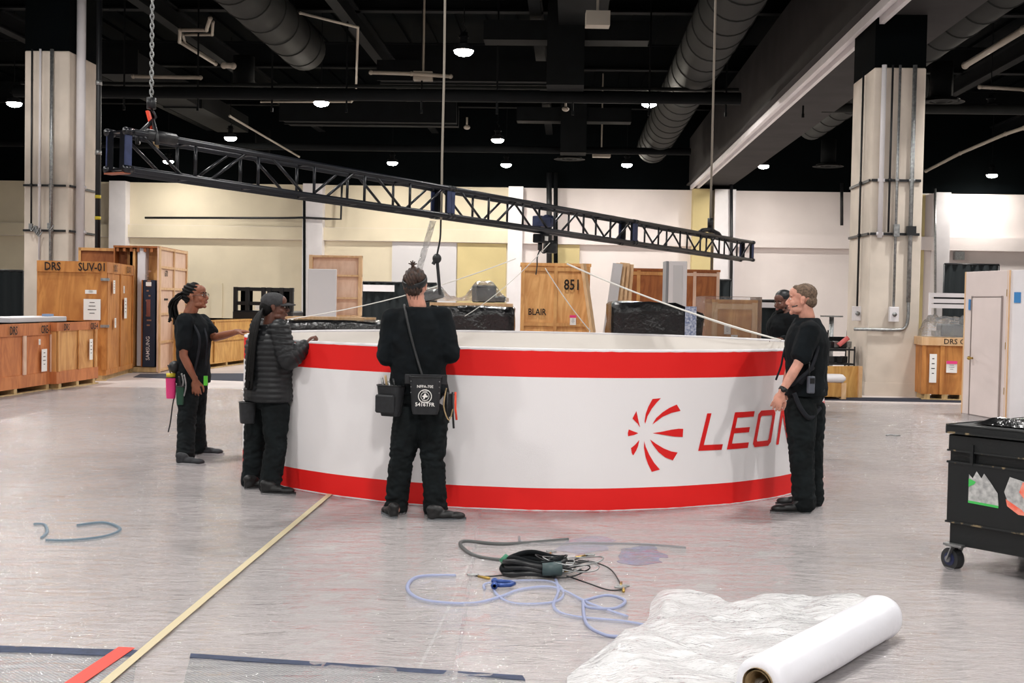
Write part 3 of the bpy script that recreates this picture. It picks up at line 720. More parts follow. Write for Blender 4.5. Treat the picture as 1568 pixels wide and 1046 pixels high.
# ------------------------------------------------------------------ crates and goods behind
def frame_of(p0, p1):
    d = V((p1.x-p0.x, p1.y-p0.y, 0)); return d.length, math.atan2(d.y, d.x)
def crate(label, p0, p1, D, h, wd='orange', band=.12, battens=(), rails=(), sbat=(), srails=(), bw=.09, bt=.022, texts=(), papers=(), skids=True, lid=None, bmat=None, group=None, smat=None, kick=.14, latches=()):
    W, a = frame_of(p0, p1); bmat = CRW[bmat or wd]; sk = .1 if skids else 0
    t = thing('wooden_crate', label, 'crate', (p0.x, p0.y, 0), a, group)
    m = MB(); m.box((W/2, D/2, (h+sk)/2), (W-.01, D-.01, h-sk)); m.build('box_panels', CRW[wd], t)
    if band:
        m = MB(); m.box((W/2, D/2, h-band/2), (W+.03, D+.03, band)); m.build('lid_band', CRW[smat or wd], t)
    if kick:
        m = MB(); m.box((W/2, D/2, sk+kick/2), (W+.02, D+.02, kick)); m.build('base_band', CRW[smat or wd], t)
    z0, z1 = sk+kick, h-band
    for f_ in battens: m = MB(); m.box((f_*W, -bt/2-.005, (z0+z1)/2), (bw, bt, z1-z0)); m.build('batten', bmat, t)
    for f_ in rails: m = MB(); m.box((W/2, -bt/2-.004, z0+(z1-z0)*f_), (W-.01, bt*.9, bw)); m.build('rail', bmat, t)
    for sx in (0, 1):
        for f_ in sbat: m = MB(); m.box((sx*W+(bt/2)*(1 if sx else -1), f_*D, (z0+z1)/2), (bt, bw, z1-z0)); m.build('side_batten', bmat, t)
        for f_ in srails: m = MB(); m.box((sx*W+(bt/2)*(1 if sx else -1), D/2, z0+(z1-z0)*f_), (bt*.9, D-.01, bw)); m.build('side_rail', bmat, t)
    if skids:
        for f_ in (.06, .5, .94): m = MB(); m.box((f_*(W-.1)+.05, D/2, .05), (.1, D, .1)); m.build('skid', CRW['skid'], t)
        for f_ in (.02, .98): m = MB(); m.box((W/2, f_*D, .013), (W, .09, .022)); m.build('skid_board', CRW['skid'], t)
    def fr(face, x, z, lift=0):
        if face == 'f': return V((x*W, -.018-bt-lift, z)), V((1, 0, 0))
        if face == 'r': return V((W+.018+bt+lift, x*D, z)), V((0, 1, 0))
    for tx, face, x, z, th in texts:
        o0, dx = fr(face, x, z)
        text_mb(MB(), tx, o0-V((0, 0, th*.12)), dx, (0, 0, 1), th*1.25, .002, .02, sx=.78).build('stencil_lettering', M['ink'], t)
    for face, x, z, pw, ph in papers:
        o0, dx = fr(face, x, z, -.004); dz = V((0, 0, 1)); m = MB()
        m.prism([(-pw/2, -ph/2), (pw/2, -ph/2), (pw/2, ph/2), (-pw/2, ph/2)], o0, dx, dz, .003); pp = m.build('paper_label', M['paper'], t)
        m = MB()
        for q in range(4): 
            zz = ph*(.32-.17*q); ww = pw*(.3+.3*((q*37) % 3)/3)
            m.prism([(-ww/2, zz), (ww/2, zz), (ww/2, zz+ph*.03), (-ww/2, zz+ph*.03)], o0, dx, dz, .005)
        m.build('print', M['ink'], pp)
    for z in latches: m = MB(); m.box((W-.02, -.03, z), (.14, .04, .05)); m.box((W+.02, .05, z), (.04, .1, .05)); m.build('latch', M['galv'], t)
    return t
# left group
p1 = G(81, 596.5); p0 = G(-42, 616); hA = ZH(81, 494, p1.y)
crate('low wide reddish crate at the far left edge, stencilled CRE-1', p0, p1, 1.1, hA, 'red', .19, (.02, .6, .965), (), texts=(('DRS', 'f', .44, hA-.15, .1), ('CRE-1', 'f', .865, hA-.15, .1)), papers=(('f', .845, .5, .19, .36), ('f', .78, .8, .06, .09)), bmat='rose', kick=.2)
q0, q1 = G(86, 597.5), G(149, 587.5); hB = ZH(90, 494, q0.y)
crate('low lighter crate beside the reddish one, stencilled CRE-4', q0, q1, 1.2, hB, 'tan', .14, (.04, .52, .93), (), texts=(('DRS', 'f', .18, hB-.12, .085), ('CRE-4', 'f', .85, hB-.12, .085)), papers=(('f', .78, .62, .13, .36),), kick=.2, smat='red')
# slab lying on the crate
W_, a_ = frame_of(p0, p1); t = thing('white_slab', 'long white panel lying across the tops of the two low crates', 'panel', (p0.x, p0.y, hA+.003), a_)
m = MB(); m.box((W_-.45+.3, .45, .045), (2.0, .6, .085), None, .01); m.build('board', M['whitep'], t)
m = MB(); m.box((W_+.45, .3, .11), (.18, .12, .04)); m.build('blue_pad', mat('pale_blue', (130, 150, 180), .6), t)
# the tall crate
c0 = G(161.7, 583.5); c1 = G(203, 571); sd = (c1-c0); Dc = sd.length; sd.normalize(); fd = V((sd.y, -sd.x, 0))
def width_to(c, d, px):      # how far along d from c the sight line px meets it
    lo, hi = 0, 6
    for _ in range(40):
        mid = (lo+hi)/2; p = c+d*mid-EYE; qq = RM.transposed() @ p
        if 784+F*qq.x/-qq.z > px: lo = mid
        else: hi = mid
    return lo
Wc = width_to(c0, -fd, 57); hC = ZH(162, 401, c0.y)
crate('big orange plywood crate stencilled SUV-01, second tallest at the left', c0-fd*Wc, c0, Dc, hC, 'orange', .2, (.97,), (), (.03, .5, .97), (), texts=(('DRS', 'f', .22, hC-.155, .115), ('SUV-01', 'f', .8, hC-.155, .115), ('DRS', 'r', .25, hC-.15, .1), ('SUV-01', 'r', .75, hC-.15, .1)),
      papers=(('f', .8, 1.3, .3, .38), ('f', .78, 1.62, .2, .07), ('r', .2, 1.72, .16, .25), ('r', .62, 1.32, .24, .4), ('r', .25, 1.05, .14, .18), ('r', .56, 1.68, .1, .14)), kick=.1, latches=(1.85, 1.0), bw=.1)
# leaning lid behind it
m = MB(); yb = c0.y+2.75; pa, pb = P(121, 390, yb), P(199, 390, yb+.2); pa.z = pb.z = 0; zt = P(121, 379, yb).z
t = thing('crate_lid', 'brown plywood lid standing behind the big SUV-01 crate', 'crate lid', (pa.x, pa.y, 0), math.atan2(pb.y-pa.y, pb.x-pa.x))
Wl = (pb-pa).length; MB().box((Wl/2, 0, zt/2), (Wl, .02, zt)).build('sheet', CRW['brown'], t)
for c, s in (((.02, -.03, zt/2), (.05, .05, zt)), ((Wl-.02, -.03, zt/2), (.05, .05, zt)), ((Wl/2, -.03, zt-.03), (Wl, .05, .06)), ((Wl/2, -.03, .03), (Wl, .05, .06))): MB().box(c, s).build('edge_batten', CRW['tan'], t)
# tall open crate with panel and banner
e0 = G(242, 571); e1 = G(284, 561); sd = (e1-e0); De = sd.length; sd.normalize(); fd = V((sd.y, -sd.x, 0)); hE = ZH(243, 377, e0.y)
We = width_to(e0, -fd, 172)
t = thing('open_crate', 'tallest pale crate at the left, open front, side marked 670', 'crate', tuple(e0-fd*We), math.atan2(fd.y, fd.x))
MB().box((We-.02, De/2, hE/2), (.03, De, hE-.02)).build('side_panel', CRW['rose'], t)
MB().box((.02, De/2, hE/2), (.03, De, hE-.02)).build('side_panel', CRW['brown'], t)
MB().box((We/2, De-.02, hE/2), (We-.08, .03, hE-.02)).build('back_panel', CRW['brown'], t)
m = MB(); m.box((We/2, De/2, hE-.02), (We, De, .04)); m.build('roof_panel', CRW['brown'], t)
for k in range(7): MB().box((.08+k*(We-.1)/6, .04, hE-.08), (.05, .05, .08)).build('roof_slat', CRW['brown'], t)
MB().box((We/2, De/2, .06), (We-.08, De-.05, .1)).build('floor_panel', CRW['skid'], t)
for y in (.04, De/2, De-.04): MB().box((We+.015, y, hE/2), (.035, .07, hE)).build('side_batten', CRW['pale'], t)
for z in (.05, .62, 1.2, 1.72, 2.16, hE-.04):
    if z < hE: MB().box((We+.013, De/2, z), (.03, De-.02, .05)).build('side_rail', CRW['pale'], t)
MB().box((We-.2, .35, hE-.5), (.3, .03, 1.0)).build('inner_shelf', CRW['tan'], t)
text_mb(MB(), '670', (We+.0, De*.25, 1.98), (0, 1, 0), (0, 0, 1), .12, .003, .012).build('stencil_lettering', M['ink'], t)
MB().box((We-.0, De*.25, 1.5), (.01, .3, .04)).build('ink_mark', M['ink'], t)
rz = math.atan2(fd.y, fd.x); bo = e0-fd*We
def loc(x, y, z=0): return bo+fd*x+V((-fd.y, fd.x, 0))*y+V((0, 0, z))
xa = We-width_to(e0, -fd, 208)
t = thing('foam_slab', 'tall white panel edge standing inside the open crate', 'panel', loc(xa+.0, .0, .12), rz)
MB().box((.08, .3, 1.22), (.16, .5, 2.42), None, .01).build('slab', M['whitep'], t); MB().box((-.07, .25, 1.2), (.05, .4, 2.4)).build('edge_board', CRW['tan'], t)
t = thing('dark_blue_case', 'tall narrow dark blue box with pale vertical lettering inside the open crate', 'box', loc(We-.3, -.02, .12), rz)
hb = ZH(232, 429, e0.y)-.12
MB().box((.11, .15, hb/2), (.24, .3, hb), None, .008).build('case_body', M['navy'], t); MB().box((-.03, .12, hb/2), (.025, .25, hb)).build('edge_board', CRW['brown'], t)
text_mb(MB(), 'SAMSUNG', (.13, -.003, .38), (0, 0, 1), (-1, 0, 0), .075, .002, .005).build('lettering', M['whitep'], t)
MB().box((.1, -.003, hb-.08), (.11, .006, .08)).build('paper_label', M['paper'], t)
m = MB()
for k in range(12): m.box((.1+.02*math.sin(k*2.4), -.003, .85+k*.1), (.06+.03*math.sin(k*1.7), .005, .03))
m.build('printed_picture', mat('print_orange', (150, 110, 90), .6), t)
MB().box((.1, -.003, 1.2), (.08, .006, .35)).build('printed_picture', mat('print_red', (120, 66, 58), .6), t)
# strand board crate on its pallet
s0, s1 = G(306, 567), G(384, 556); hO = ZH(330, 491, s0.y)
crate('pale strand board crate on a pallet behind the woman with the pink pouch', s0, s1, 1.1, hO, 'osb', .04, (.25,), (.55,), kick=.03, bw=.06)
# dark carpet strips on the floor
def floorquad(name, pts, z, m, lab, cat, th=.006):
    mb = MB(); mb.prism([(0, 0), (1, 0), (1, 1), (0, 1)][:0] or [(G(*p).x, G(*p).y) for p in pts], (0, 0, z), (1, 0, 0), (0, 1, 0), th)
    o_ = mb.build(name, m, None); return tag(o_, lab, cat)
M['navycarpet'] = mat('navy_carpet', (58, 64, 80), .9, var=.15, vs=30)
floorquad('carpet_strip', [(204, 578), (376, 584), (378, 572), (215, 573)], .001, M['navycarpet'], 'dark grey carpet strip in front of the strand board crate', 'carpet')
floorquad('carpet_strip', [(1255, 613), (1480, 617), (1482, 611), (1262, 608.5)], .001, mat('navy_carpet_deep', (24, 34, 54), .9, var=.15, vs=30), 'dark blue carpet edge round the foot of the right column', 'carpet')
def drape(lab, px0, px1, pyt, Y, sign=None):
    a, b = P(px0, 470, Y), P(px1, 470, Y); a.z = b.z = 0; h = P((px0+px1)/2, pyt, Y).z; W = (b-a).length; n_ = int(W/.07)
    t = thing('pipe_and_drape', lab, 'curtain', tuple(a), math.atan2(b.y-a.y, b.x-a.x))
    m = MB(); vs = []; fs = []
    for i in range(n_+1):
        for j in range(3): vs.append(V((W*i/n_, .05*math.sin(i*1.7)+.02*math.sin(i*.6), [0.02, h/2, h-.02][j])))
    for i in range(n_):
        for j in range(2): fs.append((i*3+j, (i+1)*3+j, (i+1)*3+j+1, i*3+j+1))
    m.add(vs, fs); m.build('curtain', mat('black_drape', (22, 30, 33), .9), t, True)
    m = MB(); m.cyl((0, 0, h), (W, 0, h), .03, n=8); m.build('cross_bar', M['dark'], t, True)
    for x in (0, W): MB().cyl((x, 0, 0), (x, 0, h), .025, n=8).cyl((x, 0, 0), (x, 0, .02), .2, n=12).build('upright_pole', M['dark'], t, True)
    if sign:
        a2, b2, pt, pb_ = sign; x0, x1 = (a2-px0)/(px1-px0)*W, (b2-px0)/(px1-px0)*W
        z1_, z0_ = P(a2, pt, Y).z, P(a2, pb_, Y).z
        MB().box(((x0+x1)/2, -.1, (z0_+z1_)/2), (x1-x0, .03, z1_-z0_)).build('header_sign', M['whitep'], t)
    return t
drape('black curtain at the far left edge behind the crates', -60, 35, 414, 34)
drape('black curtain with white header sign behind the man with the bun', 555, 668, 433, 38, (556, 604, 436, 446))
drape('black curtain with small white header beside the bearded worker', 1159, 1240, 461, 27, (1165, 1192, 463, 471))
drape('small piece of black curtain between brown crate and white wall', 1101, 1119, 429, 36)
drape('tall black curtain right of the right column', 1444, 1528, 405, 36)
# forklift-like black machine
Yf = 30; a = P(356, 470, Yf); b = P(449, 470, Yf)
t = thing('loading_truck', 'black machine with a tall mast frame parked at the back wall, behind the capped worker', 'forklift', (a.x, a.y, 0), -YAW)
Wf = b.x-a.x; zf = P(400, 440, Yf).z; hf = zf
MB().box((Wf/2, .6, .7), (Wf, 1.2, 1.1), None, .03).build('body', M['dark'], t)
for x in (.05, .35, .75, .9, Wf-.3, Wf-.05): MB().box((x, .1, hf/2), (.09, .12, hf)).build('mast_post', M['dark'], t)
for z in (hf-.05, hf*.55, hf*.78): MB().box((Wf/2, .12, z), (Wf, .08, .09)).build('mast_bar', M['dark'], t)
MB().box((Wf*.2, .2, hf*.72), (.3, .02, hf*.5)).box((Wf*.75, .2, hf*.72), (.5, .02, hf*.5)).build('mast_panel', M['black'], t)
for x, z, s_ in ((.85, hf-.25, .14), (.62, hf-.5, .1), (.78, hf-.52, .1), (1.0, hf-.5, .06)): MB().box((x, .02, z), (s_, .02, s_)).build('sticker', M['paper'], t)
for x in (.3, Wf-.3): MB().cyl((x-.1, .3, .28), (x+.1, .3, .28), .28, n=16).build('wheel', M['rubber'], t, True)
# shelf frame + white panel
def stand(px0, px1, pyt, Y, D=.4):
    a, b = P(px0, 470, Y), P(px1, 470, Y); return V((a.x, a.y, 0)), V((b.x, b.y, 0)), P((px0+px1)/2, pyt, Y).z
a, b, h = stand(473, 554, 391, 27); W, an = frame_of(a, b)
t = thing('shelf_panel', 'tall pinkish wooden panel with ledges, standing left of the black curtain', 'panel', tuple(a), an)
MB().box((W/2, .05, h/2), (W, .03, h)).build('sheet', CRW['rose'], t)
for x in (.04, W-.04): MB().box((x, -.01, h/2), (.08, .12, h)).build('edge_batten', CRW['pale'], t)
for z in (h-.03, h-.45*1.0, h-.95, h-1.35, h-1.7, .05): MB().box((W/2, -.01, z), (W, .1, .04)).build('ledge', CRW['pale'], t)
a, b, h = stand(471, 515, 412, 26.4); W, an = frame_of(a, b)
t = thing('white_board', 'white board leaning on the left half of the pinkish panel', 'panel', tuple(a), an); MB().box((W/2, 0, h/2), (W, .05, h), None, .01).build('board', M['wallg'], t)
# low things right behind the ring
def wrapped(name, lab, px0, px1, pyt, Y, D, top=None, slope=0, taper=0):
    a, b, h = stand(px0, px1, pyt, Y); W, an = frame_of(a, b)
    t = thing(name, lab, 'wrapped goods', tuple(a), an)
    m = MB(); m.box((W/2, D/2, h/2), (W, D, h), None, .04); 
    bm = bmesh.new(); 
    vs = [bm.verts.new(q) for q in m.v]; [bm.faces.new([vs[i] for i in f]) for f in m.f]
    bmesh.ops.subdivide_edges(bm, edges=bm.edges[:], cuts=9, use_grid_fill=True)
    for q in bm.verts:
        f_ = min(1, max(0, (q.co.x/W-.72)/.28)); q.co.z *= 1-taper*f_
        q.co += V((noise.noise(q.co*3), noise.noise(q.co*3+V((9, 0, 0))), noise.noise(q.co*2.5+V((0, 9, 0)))))*.04
        q.co.z = max(q.co.z, 0.003)
    bm.verts.index_update(); m2 = MB(); m2.add([q.co.copy() for q in bm.verts], [[q.index for q in f.verts] for f in bm.faces]); bm.free()
    m2.build('wrap', M['blackfilm'], t, True); return t, W, h
t, W, h = wrapped('wrapped_pallet', 'low black-wrapped goods with pale boards on top, behind the capped worker', 436, 588, 491, 19, .9)
for x, y, l in ((W*.38, .25, W*.8), (W*.45, .6, W*.85)): MB().box((x, y, h+.03), (l, .12, .045)).build('board', CRW['pale'], t)
t, W, h = wrapped('wrapped_table', 'long black-wrapped stack with a wooden top, behind the man with the bun', 655, 788, 468, 18.5, 1.2)
MB().box((W/2, .6, h+.015), (W-.05, 1.1, .05)).build('wooden_top', CRW['pale'], t)
tt = thing('wrapped_monitor', 'crumpled clear-wrapped dark equipment heaped on the black-wrapped stack', 'wrapped equipment', tuple(P(655, 470, 18.7)*1), 0)
tt.location.z = h+.045; tt.location.y = 18.9
MB().box((.86, .1, .14), (.32, .3, .27), Matrix.Rotation(.3, 3, 'Z'), .02).box((.05, .1, .1), (.35, .25, .16), Matrix.Rotation(-.3, 3, 'Y'), .02).box((1.05, .15, .06), (.3, .3, .1), None, .02).build('equipment', M['dark'], tt)
fm2 = film('clear_wrap', .1, .12, .08, scale=4)
m = MB(); n_ = 44; vs = []; fs = []
for i in range(n_+1):
    for j in range(15):
        x = -.1+1.35*i/n_; y = -.18+.62*j/14; e_ = math.sin(PI*j/14)**.5
        z = .02+e_*(.27*math.exp(-((x-.87)/.25)**4)+.17*math.exp(-((x-.05)/.22)**4)+.05)+.06*noise.noise(V((x*9, y*9, 1)))*e_
        vs.append(V((x, y, max(.006, z))))
for i in range(n_):
    for j in range(14): fs.append((i*15+j, (i+1)*15+j, (i+1)*15+j+1, i*15+j+1))
m.add(vs, fs); m.build('clear_wrap', fm2, tt, True)
# crate 851
a, b, h = stand(797, 903, 403, 24)
W, an = frame_of(a, b); a1 = a
crate('honey plywood crate behind the ring, stencilled 851 and BLAIR', a, b, .9, h, 'honey', .06, (.03, .5, .97), (.46, .03, .97), kick=.06, bw=.07, bmat='tan', bt=.035, texts=(('851', 'f', .74, h-.5, .16), ('BLAIR', 'f', .24, h-1.02-.0, .1)), papers=(('f', .76, h-1.15, .12, .14),))
o_ = MB(); o_.box((W*.76, -.045, h-1.05), (.13, .006, .05)); cr = [x for x in COL.objects if x.type == 'EMPTY'][-1]; o_.build('pink_sticker', M['pink'], cr)
m = MB(); m.bar(P(893, 404, 23.7), V((P(912, 520, 23.5).x+.1, 23.4, 0.02)), .1, .07); tag(m.build('leaning_plank', CRW['pale'], None), 'pale plank leaning at the right side of the crate marked 851', 'plank')
for k, (x0, x1, yy, lab) in enumerate(((946, 934, 404, 'grey white board at the left of the leaning bundle'), (951, 942, 404, 'left wooden board of the leaning bundle'), (957, 949, 403, 'middle wooden board of the leaning bundle'), (963, 957, 405, 'right wooden board of the leaning bundle'))):
    m = MB(); q = P(x0, yy, 24.6+.1*k); r_ = P(x1, 520, 24.2+.1*k); m.bar(q, V((2*r_.x-q.x, r_.y, .02)), .075 if k else .05, .2, up=(1, 0, 0)); tag(m.build('leaning_board', M['wallg'] if k == 0 else CRW['pale'], None), lab, 'plank')
a, b, h = stand(962, 1024, 411, 28); crate('dark-grained brown crate right of the leaning boards', a, b, .9, h, 'brown', .05, (.04, .24), (.4, .97), kick=.05, bw=.08, bmat='tan')
a, b, h = stand(1050, 1101, 413, 28); crate('brown crate with pale battens right of the white box', a, b, .9, h, 'brown', .05, (.25, .95), (.45, .97), kick=.05, bw=.07, bmat='rose')
a, b, h = stand(1023, 1051, 400, 25.5); W, an = frame_of(a, b)
t = thing('white_cabinet', 'tall white box with grey side between the two brown crates', 'cabinet', tuple(a), an)
MB().box((W/2, .3, h/2), (W, .6, h), None, .01).build('body', M['whitep'], t); MB().box((W*.5, -.008, h/2), (W*.5, .015, h*.93)).build('door', M['wallg'], t); MB().box((-.03, .3, h/2), (.05, .55, h)).build('grey_side', mat('mid_grey', (136, 138, 142), .6), t)
t, W, h = wrapped('wrapped_machine', 'bulky black-wrapped object with a blue patch behind the ring at the right', 936, 1078, 463, 20.5, 1.2, taper=.12)
MB().box((W*.855, -.045, h-.42), (.19, .03, .72), None, .0).build('blue_patch', mat('blue_patch', (104, 118, 158), .35, c2=(210, 214, 226), vs=30), t)
a, b, h = stand(1091, 1159, 459, 22); crate('tan crate wrapped in clear film left of the bearded worker', a, b, .9, h, 'tan', .05, (.05, .95), (.95,), kick=.05, bw=.1, bmat='pale', papers=(('f', .34, h-.55, .12, .16), ('f', .5, h-.72, .12, .16)))
W, an = frame_of(a, b); m = MB(); m.box((W/2-.05, .4, h/2+.03), (W+.22, 1.1, h+.05)); t = thing('film_wrap', 'clear film wound round the tan crate beside the bearded worker', 'plastic film', tuple(a), an); m.v = [q+V((0, 0, .0)) for q in m.v]; m.build('wrap', film('clear_wrap_thin', .05, .15, .04, scale=6), t)
# right of the ring
a = P(1272, 540, 26); a.z = 0
t = thing('pedestal_table', 'slim metal stand with a flat round top beyond the right edge of the ring', 'stand', tuple(a)); h = P(1272, 484, 26).z
MB().cyl((0, 0, h-.02), (0, 0, h+.01), .24, n=20).build('top', M['galv'], t); MB().cyl((0, 0, .02), (0, 0, h-.02), .05, n=12).build('pole', M['galv'], t, True); MB().cyl((0, 0, 0), (0, 0, .02), .26, n=20).build('base', M['galv'], t)
a = P(1282, 540, 25); a.z = 0; h = P(1282, 506, 25).z
t = thing('folding_chair', 'black folding chair back standing behind the wooden boxes, right of the ring', 'chair', tuple(a))
for x in (-.2, .2):
    MB().bar((x, .2, 0), (x, -.0, h), .025, .025).build('leg', M['dark'], t); MB().bar((x, -.25, 0), (x, .1, h*.5), .025, .025).build('leg', M['dark'], t)
MB().box((0, 0, h-.28), (.36, .03, .3), None, .01).build('backrest', M['darkcloth'], t); MB().box((0, 0, h*.5), (.4, .4, .03)).build('seat', M['darkcloth'], t)
a = P(1284, 560, 22.5); a.z = 0; h = P(1284, 530, 22.5).z
t = thing('tool_cart', 'black cart heaped with gear and a pink roll, right of the ring', 'cart', tuple(a))
for z in (.25, h*.62, h-.06): MB().box((0, 0, z), (.5, .4, .03)).build('shelf', M['dark'], t)
for x in (-.24, .24):
    for y in (-.18, .18): MB().cyl((x, y, 0), (x, y, h), .015, n=8).build('post', M['dark'], t, True)
random.seed(3)
for k in range(7): MB().box((-.18+.06*k, random.uniform(-.1, .1), h*.62+.08 if k % 2 else h+.03), (.1, .12, .12), Matrix.Rotation(random.random(), 3, 'Z'), .01).build('gear', M[('dark', 'rubber', 'galv', 'dark')[k % 4]], t)
MB().cyl((-.05, -.15, h+.02), (.13, -.12, h+.16), .045, n=12).build('pink_roll', mat('salmon', (232, 120, 118), .6), t, True)
MB().ell((-.1, -.2, h*.45), (.08, .06, .1)).build('white_bag', M['whitep'], t, True)
MB().box((0, -.05, h*.35), (.46, .3, h*.4), None, .02).build('black_bin', M['dark'], t)
b = G(1317, 609); a = G(1250, 609.5)
t = thing('strand_board', 'low strand board panel standing on edge beside the right column', 'panel', tuple(a), frame_of(a, b)[1]); W = frame_of(a, b)[0]; h = ZH(1300, 561.5, a.y)
MB().box((W/2, 0, h/2+.0), (W, .05, h)).build('board', CRW['osb'], t); MB().box((W-.04, -.04, h/2), (.07, .04, h)).build('batten', CRW['pale'], t)
a, b = G(1248, 612), G(1296, 612); W, an = frame_of(a, b); h = ZH(1290, 587, a.y)
t = thing('wooden_bench', 'small strand board step with legs just right of the ring', 'bench', tuple(a), an)
MB().box((W/2, .2, h-.12), (W, .36, .24)).build('box_body', CRW['osb'], t); 
for x in (.05, W-.05): MB().box((x, .05, h/2), (.09, .09, h)).build('leg', CRW['pale'], t); MB().box((x, .35, h/2), (.09, .09, h)).build('leg', CRW['pale'], t)
t = thing('white_cushion', 'white rolled bundle lying on the small wooden step', 'bundle', (a.x+W*.4, a.y+.2, h+.003))
m = MB(); m.box((0, 0, .07), (.62, .3, .14), None, .05); m.build('bundle', M['whitep'], t, True)
# right wrapped crate
a, b = G(1411, 612), G(1482, 614); h = ZH(1440, 529, a.y); W, an = frame_of(a, b)
crate('orange crate with a pale lid half hidden behind the white door panel', a, b, .9, h, 'orange', 0, (.02, .42, .97), (), kick=.0, bw=.07, papers=(('f', .22, h-.4, .12, .5), ('f', .62, h-.37, .18, .2)))
cr = [x for x in COL.objects if x.type == 'EMPTY'][-1]; MB().box((W*.62, -.05, h-.29), (.18, .006, .05)).build('pink_sticker', M['pink'], cr)
MB().box((W/2, .45, h+.07), (W+.06, 1.0, .14)).build('pale_lid', CRW['pale'], cr); text_mb(MB(), 'DRS C', (W*.66, -.052, h+.03), (1, 0, 0), (0, 0, 1), .09, .002, .01).build('stencil_lettering', M['ink'], cr)
t = thing('wrapped_projector', 'clear-wrapped dark equipment on top of the orange crate at the right', 'wrapped equipment', (a.x+.1, a.y+.1, h+.141), an)
MB().box((.5, .3, .12), (.5, .4, .22), None, .02).box((.75, .3, .28), (.25, .3, .12), None, .02).build('equipment', M['dark'], t); MB().box((.3, .28, .06), (.3, .3, .1)).build('equipment', M['galv'], t)
m = MB(); vs = []; fs = []; n_ = 24
for i in range(n_+1):
    for j in range(13):
        x = -.06+1.0*i/n_; y = -.02+.7*j/12; e_ = min(1, math.sin(PI*j/12)*2, math.sin(PI*i/n_)*3+.0)
        vs.append(V((x, y, .004+max(0, e_*(.33+.12*noise.noise(V((x*7, y*7, 3))))))))
for i in range(n_):
    for j in range(12): fs.append((i*13+j, (i+1)*13+j, (i+1)*13+j+1, i*13+j+1))
m.add(vs, fs); m.build('clear_wrap', film('clear_wrap_grey', .16, .12, .08, scale=4), t, True)
a = G(1404, 606); h = ZH(1404, 527, a.y+.5); m = MB(); m.box((a.x+.02, a.y+.6, h/2), (.22, .5, h), Matrix.Rotation(-YAW, 3, 'Z')); tag(m.build('blue_case', mat('blue_paint', (28, 66, 122), .5), None), 'narrow blue box squeezed between right column and orange crate', 'box')
t = thing('slatted_rack', 'white bars with black gaps of a rack behind the orange crate at the right', 'rack', (P(1424, 470, 30).x, 30, 0)); Wk = P(1480, 470, 30).x-P(1424, 470, 30).x
for py in (452, 461, 469): MB().box((Wk/2, 0, P(1450, py, 30).z), (Wk, .05, .1)).build('bar', M['whitep'], t)
MB().box((Wk/2+.05, .03, P(1450, 461, 30).z), (Wk-.1, .02, .3)).build('backing', M['dark'], t)
for x in (0, Wk): MB().box((x, 0, 1.0), (.06, .06, 2.0)).build('post', M['whitep'], t)
m = MB(); q = P(1465, 391, 52); m.box((UW(1465)*CA+SA*(WV-.25), -UW(1465)*SA+CA*(WV-.25), q.z), (.4, .3, .35), Matrix.Rotation(-YAW, 3, 'Z')); tag(m.build('wall_box', M['galv'], None), 'small grey box on the wall above the black curtain at the right', 'box')
# white door panels
d0, d1 = G(1472, 633.5), G(1537, 645.5); W, an = frame_of(d0, d1); hD = ZH(1479, 418, d0.y); hD2 = ZH(1544, 412, d1.y); hD = (hD+hD2)/2
t = thing('door_panel', 'freestanding white wall section with a door and brass knob, at the right', 'door', tuple(d0), an)
MB().box((W/2, .05, hD/2), (W, .09, hD), None, .004).build('wall_frame', M['pinkw'], t)
MB().box((W*.55, -.005, .02+hD*.405), (W*.66, .03, hD*.81), None, .004).build('door_leaf', M['pinkw'], t)
for c, s in (((W*.2, -.005, hD*.415), (.012, .034, hD*.83)), ((W*.895, -.005, hD*.415), (.012, .034, hD*.83)), ((W*.55, -.005, hD*.825), (W*.7, .034, .012))): MB().box(c, s).build('gap_shade', mat('shadow_grey', (150, 138, 134), .7), t)  # grey strips painted as the shade in the gaps round the door leaf
m = MB(); m.cyl((W*.27, -.02, hD*.4), (W*.27, -.07, hD*.4), .015, n=10); m.ell((W*.27, -.08, hD*.4), .03); m.build('knob', M['brass'], t, True)
MB().box((0, .05, hD/2), (.03, .1, hD)).build('edge_strip', CRW['pale'], t)
MB().box((W*.13, -.005, hD*.77), (.05, .01, .16)).build('tape', M['bluetape'], t)
for z in (hD*.2, hD*.5, hD*.85): MB().box((-.018, .03, z), (.01, .05, .1)).build('hinge', M['brass'], t)
W2 = 1.4; a2 = an+math.radians(26)
t = thing('wall_panel', 'plain white wall section joined to the door section at the right edge', 'panel', (d1.x+.03, d1.y+.02, 0), a2)
MB().box((W2/2, .05, hD/2), (W2, .09, hD), None, .004).build('sheet', M['whitep'], t)
MB().box((0.0, .03, hD/2), (.035, .11, hD)).build('edge_strip', CRW['pale'], t)
MB().box((.13, -.0, hD*.82), (.1, .012, .15)).build('tape', M['bluetape'], t)
for z in (hD*.2, hD*.5, hD*.85): MB().box((-.022, .0, z), (.012, .05, .1)).build('hinge', M['brass'], t)
MB().box((.3, .0, hD/2), (.006, .012, hD)).build('seam', mat('shadow_grey', (150, 138, 134), .7), t)

